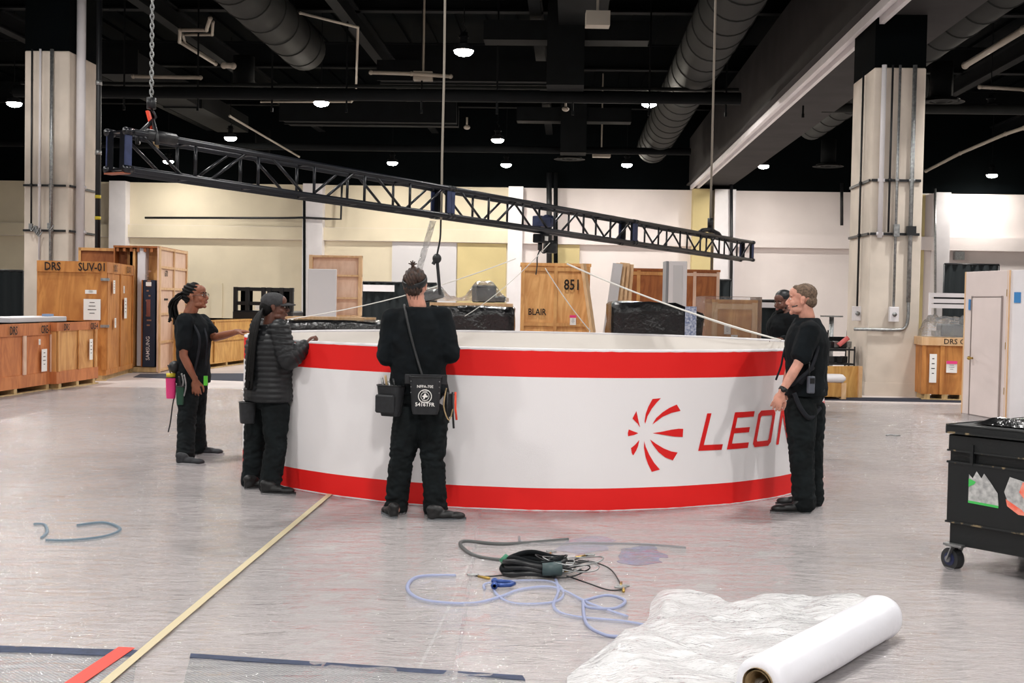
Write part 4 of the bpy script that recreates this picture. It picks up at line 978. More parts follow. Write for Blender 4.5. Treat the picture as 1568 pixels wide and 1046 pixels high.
# ------------------------------------------------------------------ floor: tape, mats, hoses, film
def strip_on_floor(name, pxs, wd, z, m, lab, cat, th=.002):
    pts = [G(*p) for p in pxs]; mb = MB()
    for a, b in zip(pts[:-1], pts[1:]): mb.bar(a+V((0, 0, z+th/2)), b+V((0, 0, z+th/2)), wd, th)
    return tag(mb.build(name, m, None), lab, cat)
M['tape'] = mat('cream_tape', (200, 186, 152), .6)
M['floorblue'] = mat('dusty_blue', (58, 68, 94), .8, var=.2, vs=30)
strip_on_floor('floor_tape', [(512, 755), (335, 905), (160, 1055)], .042, .022, M['tape'], 'long cream floor tape running from the capped worker to the lower left', 'tape')
strip_on_floor('floor_tape', [(194, 998), (112, 1054)], .075, .018, mat('red_tape', (226, 70, 56), .6), 'short piece of red tape crossing the blue edged mat at the lower left', 'tape')
strip_on_floor('floor_tape', [(735, 832), (625, 1060)], .012, .004, mat('pale_tape', (216, 212, 208), .7), 'hairline pale seam on the floor left of the coiled cable', 'tape')
def meshmat(name, c, c2):
    m = mat(name, c, .85, c2=c2, vs=2); nt = m.node_tree; N = nt.nodes; L = nt.links; b = N['Principled BSDF']
    ck = N.new('ShaderNodeTexChecker'); ck.inputs['Scale'].default_value = 90; ck.inputs[1].default_value = rgb(c); ck.inputs[2].default_value = rgb(c2)
    tc = N.new('ShaderNodeTexCoord'); L.new(tc.outputs['Object'], ck.inputs[0]); L.new(ck.outputs[0], b.inputs['Base Color']); return m
mm = meshmat('woven_grey', (176, 178, 178), (118, 122, 122))
def rug(lab, near_l, near_r, far_r, far_l, edge):
    a, b, c, d = [G(*p) for p in (near_l, near_r, far_r, far_l)]
    o_ = MB().prism([(p.x, p.y) for p in (a, b, c, d)], (0, 0, .001), (1, 0, 0), (0, 1, 0), .006).build('floor_mat', mm, None); tag(o_, lab, 'mat')
    n_ = (a-d).normalized()*edge
    e = MB().prism([(p.x, p.y) for p in (d+n_*1.2, c+n_*1.2, c, d)], (0, 0, .003), (1, 0, 0), (0, 1, 0), .013).build('blue_edge', M['floorblue'], o_)
rug('grey woven mat with dusty blue edge at the lower left corner', (-80, 1120), (190, 1125), (212, 1001), (-60, 992), .085)
rug('grey woven mat with dusty blue edge at the bottom, right of the red tape', (260, 1130), (860, 1150), (800, 1040), (292, 1006), .05)
def hose(pts, r, m, lab, name='hose', z=.012, cat='hose', closed=False):
    q = smoothpath([G(x, y, z)+V((0, 0, (p[2] if len(p) > 2 else 0))) for p in pts for x, y in [p[:2]]], 10)
    return tag(MB().tube(q, r, 8).build(name, m, None, True), lab, cat)
M['hose'] = mat('pale_blue_hose', (146, 154, 186), .5)
M['hose2'] = mat('grey_blue_hose', (92, 112, 126), .5)
hose([(698, 882), (640, 884), (624, 902), (650, 920), (720, 925), (765, 915), (800, 903), (850, 901), (905, 926), (960, 945)], .011, M['hose'], 'pale blue hose looping on the floor in front of the coiled cable')
hose([(742, 903), (750, 893), (835, 890), (862, 905), (850, 922), (790, 925), (762, 912), (756, 896), (768, 888)], .0085, M['hose'], 'thin blue hose loop below the shackle')
hose([(850, 885), (855, 906), (848, 930), (875, 944), (952, 952), (1000, 960)], .0095, M['hose'], 'blue hose running right toward the crumpled white film')
hose([(893, 920), (930, 912), (957, 920), (940, 932), (900, 930), (893, 920), (898, 955), (925, 972), (950, 975)], .0085, M['hose'], 'small blue hose loop at the left edge of the crumpled film', z=.02)
hose([(52, 803), (68, 804), (72, 815), (64, 824)], .011, M['hose2'], 'short hooked piece of grey hose at the far left of the floor')
hose([(118, 805), (160, 801), (184, 811), (160, 822), (110, 828), (70, 828)], .012, M['hose2'], 'grey hose bent in a long loop on the floor at the left')
hose([(826, 850), (800, 857), (760, 857), (725, 850), (706, 836), (712, 829), (760, 833), (800, 832), (870, 826)], .012, mat('dark_grey_cable', (84, 86, 86), .5), 'dark grey cable bent back in a long bow behind the coiled cable', 'floor_cable', .02, 'cable')
hose([(795, 822), (800, 831), (838, 834), (900, 832), (990, 834), (1050, 839)], .008, mat('grey_cable', (128, 126, 130), .5), 'thin grey cable on the floor close to the ring', 'floor_cable', .014, 'cable')
M['bluebag'] = mat('blue_sheet', (70, 98, 180), .7, var=.3, vs=9)
for k, (c, pl_) in enumerate((('blue patch under the film behind the coiled cable', [(955, 840), (1000, 836), (1012, 850), (1000, 864), (962, 866), (948, 856)]), ('fainter blue patch under the film left of the bright blue one', [(850, 838), (890, 824), (930, 824), (938, 836), (905, 846), (870, 848)]))):
    q = smoothpath([G(*p) for p in pl_+pl_[:1]], 5)[:-1]; q = [p+V((noise.noise(p*9), noise.noise(p*9+V((5, 5, 5))), 0))*.07 for p in q]; tag(MB().prism([(p.x, p.y) for p in q], (0, 0, .002), (1, 0, 0), (0, 1, 0), .004).build('blue_sheet', M['bluebag'] if k == 0 else mat('pale_blue_sheet', (150, 156, 186), .7), None), c, 'sheet')
# film sheets on the floor
def sheet(lab, x0, x1, y0, y1, seed, amp, m, nx=300, ny=260, skew=0.0):
    vs = []; fs = []
    for i in range(nx+1):
        for j in range(ny+1):
            x = x0+(x1-x0)*i/nx; y = y0+(y1-y0)*j/ny; x += skew*(y-y0)
            n1 = abs(noise.noise(V((x*.8+y*.5, y*2.6-x*.5, seed))))
            n2 = abs(noise.noise(V((x*2.2+y*1.3, y*5-x*1.2, seed+5))))
            big = max(0, noise.noise(V((x*.3, y*.3, seed+9))))
            vs.append(V((x, y, .009+.0015*seed+amp*(1-n1*2.2)**3*(.35+big)*1.0*(1 if n1 < .45 else 0)+amp*.35*(1-n2*2)**2*(1 if n2 < .5 else 0))))
    for i in range(nx):
        for j in range(ny): fs.append((i*(ny+1)+j, (i+1)*(ny+1)+j, (i+1)*(ny+1)+j+1, i*(ny+1)+j+1))
    o_ = MB().add(vs, fs).build('plastic_sheet', m, None, True); o_['no'] = 0; del o_['no']
    return tag(o_, lab, 'plastic sheet')
fa = film('floor_film', .27, .085, .024, tint=(252, 248, 250), scale=2.8, gl=.9)
sheet('wide clear plastic sheet over the left half of the floor', -11, -.2, 3.0, 20.5, 1, .013, fa)
sheet('wide clear plastic sheet over the right half of the floor', -.22, 11, 3.0, 20, 2, .013, fa)

# the ball of unrolled film and its roll
r0 = G(1160, 1092); r1 = G(1352, 979); rad = .1; ax = (r1-r0).normalized(); rl = (r1-r0).length
t = thing('plastic_film_roll', 'long white roll of plastic film on a cardboard core, lying at the lower right', 'roll', (r0.x, r0.y, .014), math.atan2(ax.y, ax.x))
m = MB(); n_ = 40; nl = 50; vs = []; fs = []
for i in range(nl+1):
    for j in range(n_):
        x = rl*i/nl; a_ = 2*PI*j/n_; rd = rad*(1+.035*noise.noise(V((x*3.5, math.cos(a_)*1.4, math.sin(a_)*1.4)))-(.10 if i in (0, nl) else 0)+(.05 if i == 48 else 0))
        vs.append(V((x, math.cos(a_)*rd, rad+math.sin(a_)*rd)))
for i in range(nl):
    for j in range(n_): fs.append((i*n_+j, (i+1)*n_+j, (i+1)*n_+(j+1) % n_, i*n_+(j+1) % n_))
for (i, sgn) in ((0, 1), (nl, -1)):
    o1 = len(vs)
    for j in range(n_): a_ = 2*PI*j/n_; vs.append(V((rl*i/nl, math.cos(a_)*.062, rad+math.sin(a_)*.062)))
    for j in range(n_): k = (j+1) % n_; fs.append((i*n_+j, i*n_+k, o1+k, o1+j) if sgn > 0 else (i*n_+k, i*n_+j, o1+j, o1+k))
m.add(vs, fs); m.build('rolled_film', M['roll'], t, True)
m = MB(); m.tube([(-.01, 0, rad), (rl+.01, 0, rad)], .062, 24, cap=False); m.tube([(-.01, 0, rad), (rl+.01, 0, rad)], .052, 24, cap=False); m.build('cardboard_core', M['card'], t, True)
# crumpled loose film spreading left from the roll
fw = film('loose_white_film', .62, .16, .03, tint=(254, 254, 255), scale=2.2, gl=.9)
out = [(868, 1042), (915, 1005), (955, 975), (990, 955), (998, 925), (1020, 907), (1070, 915), (1110, 928), (1200, 921), (1300, 922), (1345, 930)]
back = smoothpath([G(*p) for p in out], 6); q0, q1 = G(870, 1110), r1
nr = len(back); nc = 44; vs = []; fs = []
near = [G(880, 1120)+(r1-G(880, 1120))*0 for _ in range(1)]
for i in range(nr):
    f_ = i/(nr-1); a = back[i]; b = r0+(r1-r0)*max(0, (f_-.35)/.65) if f_ > .35 else G(870, 1120)+(r0-G(870, 1120))*(f_/.35)
    for j in range(nc+1):
        g = j/nc; p = a+(b-a)*g; e_ = min(1, g*7, f_*9+.05)
        z = .015+e_*(.03+.075*abs(noise.noise(V((p.x*2.6, p.y*2.6, 4))))+.035*abs(noise.noise(V((p.x*8, p.y*8, 8)))))
        if f_ > .35: z = z*(1-g**6)+(.02+rad*1.2)*g**6*.8
        vs.append(V((p.x, p.y, z)))
for i in range(nr-1):
    for j in range(nc): fs.append((i*(nc+1)+j, i*(nc+1)+j+1, (i+1)*(nc+1)+j+1, (i+1)*(nc+1)+j))
tag(MB().add(vs, fs).build('loose_film', fw, None, True), 'crumpled white plastic film unrolled on the floor left of the roll', 'plastic film')

# coiled cable with its shackle and steel slings
Z0 = .02
cc = G(812, 878, Z0)
t = thing('coiled_cable', 'coil of thick black cable bound with grey tape, lying on the plastic sheet', 'cable', cc)
random.seed(11)
for k in range(6):
    rx, ry = .155+.012*math.sin(k*2), .12+.01*math.cos(k*3); ph = k*.5
    MB().tube([V((math.cos(u)*rx*(1+.04*math.sin(u*2+ph))-.0+.006*k, math.sin(u)*ry, .018+.014*k+.01*math.sin(u*3+ph))) for u in [2*PI*i/40 for i in range(40)]], .0155, 8, closed=True).build('cable_turn', M['darkcloth'] if k % 2 else M['dark'], t, True)
MB().tube([(.06, -.1, .05), (.17, -.085, .05)], .055, 14, flat=.75).build('tape_wrap', mat('teal_grey_tape', (58, 76, 78), .5), t, True)
MB().tube([(-.165, .0, .06), (-.13, .02, .09)], .022, 8).build('green_band', mat('green_band', (50, 120, 90), .5), t, True)
cw = G(868, 882, Z0)
t = thing('wire_sling', 'tangle of thin steel wire slings beside the black cable coil', 'wire sling', cw)
for k in range(9):
    a_ = random.uniform(0, 6.28); rx = random.uniform(.07, .18); ry = random.uniform(.03, .1); dx, dy = random.uniform(-.1, .06), random.uniform(-.04, .06)
    MB().tube([V((dx+math.cos(u)*rx*math.cos(a_*.2)-math.sin(u)*ry*math.sin(a_*.2), dy+math.sin(u)*ry+math.cos(u)*rx*math.sin(a_*.2)*.4, .02+.012*k*.8+.012*math.sin(u*2+a_))) for u in [2*PI*i/30 for i in range(30)]], .0042, 6, closed=True).build('wire_loop', M['galv'] if k % 2 else M['dark'], t, True)
def wire(pts, lab, ends=True):
    q = smoothpath([G(x, y, Z0) for x, y in pts], 8); o0 = q[0]
    t = thing('wire_sling', lab, 'wire sling', o0); MB().tube([p-o0 for p in q], .004, 6).build('wire', M['dark'], t, True)
    for e, nb in ((q[-1], q[-4]),):
        d = (e-nb).normalized(); MB().tube([e-o0+d*.0+V((math.cos(u)*.03*1, math.sin(u)*.014, .003)) for u in [2*PI*i/12 for i in range(12)]], .005, 6, closed=True).build('eyelet', M['galv'], t, True)
        MB().cyl(e-o0-d*.12, e-o0-d*.04, .008, n=8).build('ferrule', M['brass'], t, True)
    return t
wire([(850, 884), (800, 878), (772, 881), (740, 883), (724, 881)], 'wire sling end with ferrule pointing left from the coil')
wire([(868, 882), (900, 893), (930, 903), (952, 903), (955, 898)], 'wire sling curving right and ending in a hook by the loose film')
wire([(885, 858), (910, 861), (935, 872), (949, 892), (950, 900)], 'thin wire arching on the floor right of the coil')
wire([(838, 868), (840, 855), (844, 845)], 'short wire end with a small loop standing up behind the coil')
wire([(870, 862), (890, 853), (903, 850)], 'wire end with an eye behind the coil, to its right')
wire([(845, 870), (865, 860), (880, 863), (878, 872), (855, 876)], 'wire loop lying over the right side of the tangle')
sh = G(770, 899, Z0)
t = thing('shackle', 'small blue shackle lying in front of the black cable coil', 'shackle', sh)
mb_ = mat('blue_steel', (44, 74, 140), .35, .3)
MB().tube([V((-.045+.0, .04, .02)), V((-.01, .045, .02)), V((.04, .035, .02)), V((.06, 0, .02)), V((.04, -.035, .02)), V((-.01, -.045, .02)), V((-.045, -.04, .02))], .012, 8).build('bow', mb_, t, True)
MB().cyl((-.045, -.065, .02), (-.045, .065, .02), .01, n=8).cyl((-.045, -.065, .02), (-.045, -.045, .02), .02, n=8).build('pin', mb_, t, True)
MB().ell((-.045, .045, .02), .02).build('lug', mb_, t, True)
MB().tube([G(1355, 668, Z0)-V((0, 0, 0)), G(1368, 669, Z0), G(1380, 667, Z0)], .012, 6)
t = thing('wire_scrap', 'tiny scrap of dark wire on the floor left of the black case', 'scrap', G(1367, 668, Z0))
MB().tube([(-.08, 0, .01), (-.02, .03, .015), (.03, -.02, .01), (.09, .01, .012)], .01, 6).build('wire', M['galv'], t, True)

# black road case, right foreground
w0 = G(1447, 872, 0); fd = V((.62, -.785, 0)).normalized(); sd = V((.785, .62, 0)).normalized()
cb = P(1447, 848, w0.y); WC, DC, HB, HT = 1.5, .95, .155, .875
cb.z = 0
t = thing('road_case', 'scuffed black wooden case on casters at the right edge, torn stickers on its side', 'case', tuple(cb), math.atan2(fd.y, fd.x))
M['casep'] = mat('black_case_paint', (12, 17, 19), .5, var=.35, vs=6, bump=.001, bs=50)
M['scuff'] = mat('scuffed_edge', (20, 23, 24), .6, c2=(128, 112, 84), vs=16)
M['scuff'].node_tree.nodes['Color Ramp'].color_ramp.elements[0].position = .34 if 'Color Ramp' in M['scuff'].node_tree.nodes else .3
M['scuff'].node_tree.nodes['Color Ramp'].color_ramp.elements[1].position = .42
MB().box((WC/2, DC/2, HB+.07), (WC-.03, DC-.03, .14), None, .006).build('base', M['casep'], t)
MB().box((WC/2, DC/2, HB+.14+.18), (WC, DC, .36), None, .006).build('lower_body', M['casep'], t)
MB().box((WC/2, DC/2+.012, HB+.5+.055), (WC-.0, DC-.025, .13), None, .004).build('recess_band', M['casep'], t)
MB().box((WC/2, DC/2, HB+.615), (WC, DC, .1), None, .006).build('upper_body', M['casep'], t)
MB().box((WC/2, DC/2, HB+.68), (WC-.06, DC-.06, .04)).build('neck', M['black'], t)
MB().box((WC/2, DC/2, HT-.02), (WC+.03, DC+.03, .045), None, .006).build('lid', M['casep'], t)
for z, hgt, ex in ((HB+.14, .012, .003), (HB+.5, .012, .004), (HB+.57, .01, .003), (HT-.042, .012, .017), (HT+.003, .008, .016)):
    MB().box((WC/2, -ex+.003, z), (WC+.01, .008, hgt)).box((-ex+.004, DC/2, z), (.008, DC+.01, hgt)).build('worn_edge', M['scuff'], t)
MB().box((.16, .004, HB+.555), (.02, .03, .12)).build('divider', M['casep'], t)
for (cx_, cz_, pl_, cm) in ((.24, .5, [(-.12, .1), (-.09, .07), (-.06, .13), (-.02, .08), (.0, .12), (.05, .06), (.11, -.02), (.12, -.12), (-.12, -.11)], 'grey_sticker'), (.48, .5, [(-.1, .12), (.1, .08), (.12, -.02), (.05, -.16), (-.1, -.1), (-.14, 0)], 'pale_sticker'), (.7, .47, [(-.08, .08), (.12, .04), (.14, -.06), (.0, -.02), (-.05, -.08), (-.12, -.04)], 'pale_sticker')):
    MB().prism([(x*.8, z*.75) for x, z in pl_], (cx_, -.0025, cz_+.02), (1, 0, 0), (0, 0, 1), -.002 if 0 else .001).build('torn_sticker', mat(cm, (196, 196, 194), .6, c2=(150, 150, 150), vs=30), t)
MB().prism([(-.096, -.094), (.096, -.1), (.096, -.086), (-.096, -.08)], (.24, -.0045, .52), (1, 0, 0), (0, 0, 1), .001).build('green_edge', mat('green_print', (70, 190, 90), .5), t)
MB().prism([(-.096, .0), (-.06, .02), (-.05, .035), (-.096, .05)], (.24, -.0045, .52), (1, 0, 0), (0, 0, 1), .001).build('green_scrap', mat('green_print', (70, 190, 90), .5), t)
MB().prism([(-.0, .08), (.08, .04), (.12, -.01), (.08, -.045), (.02, -.025), (-.02, .02)], (.48, -.0045, .51), (1, 0, 0), (0, 0, 1), .001).build('orange_sticker', mat('fluoro_orange', (244, 96, 70), .5, c2=(240, 150, 130), vs=20), t)
MB().prism([(-.1, -.03), (.0, -.08), (.03, -.11), (-.02, -.11), (-.09, -.07)], (.48, -.0045, .51), (1, 0, 0), (0, 0, 1), .001).build('orange_sticker', mat('fluoro_orange', (244, 96, 70), .5), t)
def caster(x, y):
    c = bpy.data.objects.new('caster', None); COL.objects.link(c); c.parent = t; c.location = (x, y, 0)
    m = MB(); R2 = Matrix.Rotation(math.radians(-12), 3, 'Z')
    m.cyl(R2 @ V((-.0, -.028, .068)), R2 @ V((-.0, .028, .068)), .066, n=28); m.build('wheel', M['rubber'], c, 'auto')
    m = MB(); m.cyl(R2 @ V((0, -.031, .068)), R2 @ V((0, .031, .068)), .04, n=20); m.build('hub', mat('navy_hub', (34, 42, 78), .4), c, 'auto')
    m = MB()
    for s_ in (-1, 1): m.bar(R2 @ V((0, s_*.038, .068)), R2 @ V((.035, s_*.038, .15)), .007, .045, up=(0, 1, 0)); m.cyl(R2 @ V((0, s_*.034, .068)), R2 @ V((0, s_*.046, .068)), .02, n=10)
    m.box(R2 @ V((.03, 0, .152)), (.1, .09, .01)); m.build('fork', M['galv'], c)
    MB().box((.03, 0, .16), (.12, .12, .012)).build('mount_plate', M['galv'], c)
for x, y in ((.03, .035), (WC-.12, .1), (.07, DC-.12), (WC-.12, DC-.12)): caster(x, y)
def oncase(name, lab, cat, x, y): return thing(name, lab, cat, cb+fd*x+sd*y+V((0, 0, HT+.006)), math.atan2(fd.y, fd.x))
q = oncase('black_film', 'crumpled black plastic lying on the lid of the black case', 'plastic film', .5, .45)
vs = []; fs = []
for i in range(31):
    for j in range(21):
        x, y = -.42+.84*i/30, -.32+.64*j/20; e_ = min(1, (1-abs(x)/.42)*4, (1-abs(y)/.32)*4)
        vs.append(V((x, y, .004+max(0, e_)*(.02+.05*abs(noise.noise(V((x*6, y*6, 2))))))))
for i in range(30):
    for j in range(20): fs.append((i*21+j, (i+1)*21+j, (i+1)*21+j+1, i*21+j+1))
MB().add(vs, fs).build('film', M['blackfilm'], q, True)
q = oncase('white_sheet_paper', 'white paper strip lying on the lid of the black case', 'paper', .55, .28); MB().box((0, 0, .075), (.3, .12, .006), Matrix.Rotation(.5, 3, 'Z')).box((0, 0, .036), (.2, .08, .07)).build('sheet', M['paper'], q)
q = oncase('pink_folder', 'pink packet lying on the lid of the black case at the right edge', 'folder', .72, .5); MB().box((0, 0, .09), (.26, .2, .02), Matrix.Rotation(.3, 3, 'Z'), .004).box((0, 0, .042), (.2, .15, .08)).build('packet', M['pink'], q)

# ------------------------------------------------------------------ people
def basis(f, up=(0, 0, 1)):
    f = V(f).normalized(); r = f.cross(V(up)).normalized(); u = r.cross(f); return Matrix((r, f, u)).transposed()
def add_head(mb, c, f, s=1.0, tilt=0.0, beard=False):
    Bm = basis(V(f)+V((0, 0, tilt))) @ Matrix.Scale(s, 3); c = V(c)
    def e(p, r, n=16, m=10): mb.ell(c+Bm @ V(p), r, Bm, n, m)
    e((0, -.014, .036), (.074, .094, .084)); e((0, .028, -.02), (.061, .066, .085)); e((0, .03, -.07), (.049, .055, .045))
    e((0, .073, -.1), (.02, .017, .017)); e((0, .055, .05), (.058, .042, .045))
    for x in (-1, 1):
        e((x*.027, .078, .022), (.024, .014, .009)); e((x*.038, .062, -.03), (.022, .024, .024)); e((x*.03, .074, -.003), (.017, .014, .013))
        e((x*.04, .03, -.078), (.018, .035, .022))
        e((x*.076, -.004, -.008), (.007, .017, .03)); e((x*.08, -.012, .006), (.007, .014, .016)); e((x*.01, .1, -.038), (.009, .01, .008))
    mb.cyl(c+Bm @ V((0, .088, .012)), c+Bm @ V((0, .113, -.03)), .0085*s, .0125*s, 10); e((0, .11, -.032), (.0125, .012, .011))
    e((0, .094, -.058), (.022, .01, .0065)); e((0, .092, -.071), (.019, .01, .0075))
    return Bm, c
def add_hand(mb, wr, d, nrm, s=1.0, curl=.35, thumb=1, spread=.06):
    """palm, five separate fingers of unequal length with two bends each, thumb leaving the side of the palm"""
    d = V(d).normalized(); n = (V(nrm)-d*V(nrm).dot(d)).normalized(); x = d.cross(n)*thumb; wr = V(wr)
    Hm = Matrix((x, d, n)).transposed()
    mb.ell(wr+Hm @ V((0, .045*s, 0)), (.041*s, .053*s, .0155*s), Hm, 14, 8); mb.ell(wr+Hm @ V((.012*s, .03*s, .004*s)), (.03*s, .035*s, .018*s), Hm, 12, 8)
    mb.seg(wr-d*.02, .025*s, wr+d*.02*s, .0235*s, 12)
    for i, (fx, L_) in enumerate(((.031, .074), (.0105, .084), (-.0105, .077), (-.031, .06))):
        a = wr+Hm @ V((fx*s, (.086-.004*abs(i-1))*s, 0)); ang = curl*.6; dirx = (1.5-i)*spread
        for k, (sg, ra, rb) in enumerate(((.46, .0092, .0085), (.3, .0085, .0078), (.24, .0078, .0066))):
            v = Hm @ V((math.sin(dirx)*math.cos(ang), math.cos(dirx)*math.cos(ang), math.sin(ang)))
            b = a+v*L_*sg*s; mb.seg(a, ra*s, b, rb*s, 10); a = b; ang += curl*(1.1 if k == 0 else .9)
    a = wr+Hm @ V((.03*s, .03*s, .006*s)); b = a+Hm @ V((.026*s, .027*s, .012*s)); c = b+Hm @ V((.006*s, .03*s, .006*s+.01*curl)); e = c+Hm @ V((-.003*s, .023*s, .004*s+.01*curl))
    mb.seg(a, .014*s, b, .011*s, 10); mb.seg(b, .011*s, c, .0095*s, 10); mb.seg(c, .0095*s, e, .0075*s, 10)
def limb(mb, pts, rs, n=14):
    for i in range(len(pts)-1): mb.seg(pts[i], rs[i], pts[i+1], rs[i+1], n)
def torso(mb, hip, chest, neck, f, ws=1.0, ex=0.0, bottom=None, dp=1.0):
    yaw = math.atan2(f[1], f[0])-PI/2; hip, chest, neck = V(hip), V(chest), V(neck)
    rings = []
    if bottom is not None: rings.append((V(bottom), (.168+ex)*ws, (.118+ex)*dp, yaw))
    for t_, rx, ry in ((0, .165, .118), (.3, .148, .108), (.6, .155, .115), (1.0, .178, .122)):
        rings.append((hip+(chest-hip)*t_, (rx+ex)*ws, (ry+ex)*dp, yaw))
    for t_, rx, ry in ((.35, .176, .112), (.62, .15, .092), (.82, .1, .075), (1.0, .06, .06)):
        rings.append((chest+(neck-chest)*t_, (rx+ex*.9)*ws, (ry+ex*.8)*dp, yaw))
    mb.loft(rings, 24)
def near_seg(p, a, b):
    ab = b-a; t_ = max(0, min(1, (p-a).dot(ab)/ab.length_squared)); return t_, (p-(a+ab*t_)).length
def wrinkle(seed, amp, sc=(7, 7, 13), segs=(), joints=()):
    def f_(c, n):
        q = c; v = noise.noise(V((q.x*sc[0], q.y*sc[1], q.z*sc[2]+seed)))*.6+noise.noise(V((q.x*sc[0]*2.3, q.y*sc[1]*2.3, q.z*sc[2]*2.1+seed+7)))*.4
        k = 1.0
        for j, r_ in joints:
            dd = (q-j).length
            if dd < r_: k += 1.6*(1-dd/r_)
        return 1.5*amp*k*(abs(v)*-1.6+.3)
    return f_
def shoe(par, heel, d, m, sole_m, L_=.29, z=0.0):
    d = V(d); d.z = 0; d.normalize(); r = V((d.y, -d.x, 0)); Hm = Matrix((r, d, V((0, 0, 1)))).transposed(); o = V(heel)
    mb = MB()
    for p, rr_ in (((0, .045, .045), (.038, .05, .042)), ((0, .035, .085), (.04, .045, .035)), ((.003, .13, .042), (.042, .08, .036)), ((.005, .205, .036), (.046, .07, .03)), ((0, .06, .07), (.039, .06, .045))):
        mb.ell(o+Hm @ V(p), rr_, Hm, 16, 10)
    mb.v = [V((q.x, q.y, max(q.z, o.z+.012))) for q in mb.v]
    s_ = remesh(mb, 'shoe', m, par, .006, 2, None, org=None); 
    pts = []
    for i in range(24):
        a = 2*PI*i/24; w_ = .044+.006*math.sin(a)*(1); pts.append((math.cos(a)*(.041 if math.sin(a) < 0 else .05), .14+math.sin(a)*.142))
    sm = MB(); sm.prism(pts, o+V((0, 0, .0)), r, d, .024 if r.cross(d).z > 0 else -.024); sb = sm.build('sole', sole_m, s_)
    return s_
class Fig:
    def __init__(s, Y0): s.Y0 = Y0
    def j(s, x, y, dy=0): return P(x, y, s.Y0+dy)
def finish(mb, skin, label, origin, voxel=.0044):
    o = remesh(mb, 'person', skin, None, voxel, 4, None, org=origin, fac=.5)
    return tag(o, label, 'person', None)
def kid(o, par):
    o.parent = par; o.matrix_parent_inverse = par.matrix_world.inverted() if 0 else Matrix.Translation(-par.location); return o
def eyes(par, Bm, c, brow=M['hairb'], glasses=None):
    for x in (-1, 1):
        m = MB(); m.ell(c+Bm @ V((x*.031, .083, .001)), (.0125, .008, .0065), Bm, 10, 7); e = kid(m.build('eye', mat('eye_white', (225, 220, 215), .3), None, True), par)
        m = MB(); m.ell(c+Bm @ V((x*.031, .0885, .001)), (.0055, .004, .0055), Bm, 10, 6); i_ = kid(m.build('iris', M['hairb'], None, True), par)
        m = MB(); m.tube([c+Bm @ V((x*.013, .093, .02)), c+Bm @ V((x*.03, .091, .026)), c+Bm @ V((x*.05, .077, .021))], .0042, 6); kid(m.build('eyebrow', brow, None, True), par)
    m = MB(); m.ell(c+Bm @ V((0, .0985, -.064)), (.02, .006, .009), Bm, 12, 6); kid(m.build('lips', mat('lips_'+brow.name, (128, 72, 66), .5), None, True), par)
    if glasses:
        m = MB()
        for x in (-1, 1):
            m.tube([c+Bm @ V((x*.033+math.cos(a)*.024, .1, math.sin(a)*.018)) for a in [2*PI*i/16 for i in range(16)]], .0022, 6, closed=True)
            m.tube([c+Bm @ V((x*.057, .098, .004)), c+Bm @ V((x*.077, .04, .004)), c+Bm @ V((x*.08, -.005, .002))], .002, 6)
        m.tube([c+Bm @ V((-.01, .102, .003)), c+Bm @ V((.01, .102, .003))], .002, 6); kid(m.build('glasses', M['dark'], None, True), par)
def legs(mb, hl, kl, al, hr, kr, ar, r, pel=None, pr=(.17, .12, .12), f=(0, 1)):
    limb(mb, [hl, (hl+kl)/2, kl, (kl*.45+al*.55), al], r); limb(mb, [hr, (hr+kr)/2, kr, (kr*.45+ar*.55), ar], r)
    if pel is not None: mb.ell(pel, pr, Matrix.Rotation(math.atan2(f[1], f[0])-PI/2, 3, 'Z'), 20, 12)
BR = [.075, .07, .05, .045, .034]
TR = [.108, .098, .078, .075, .072]

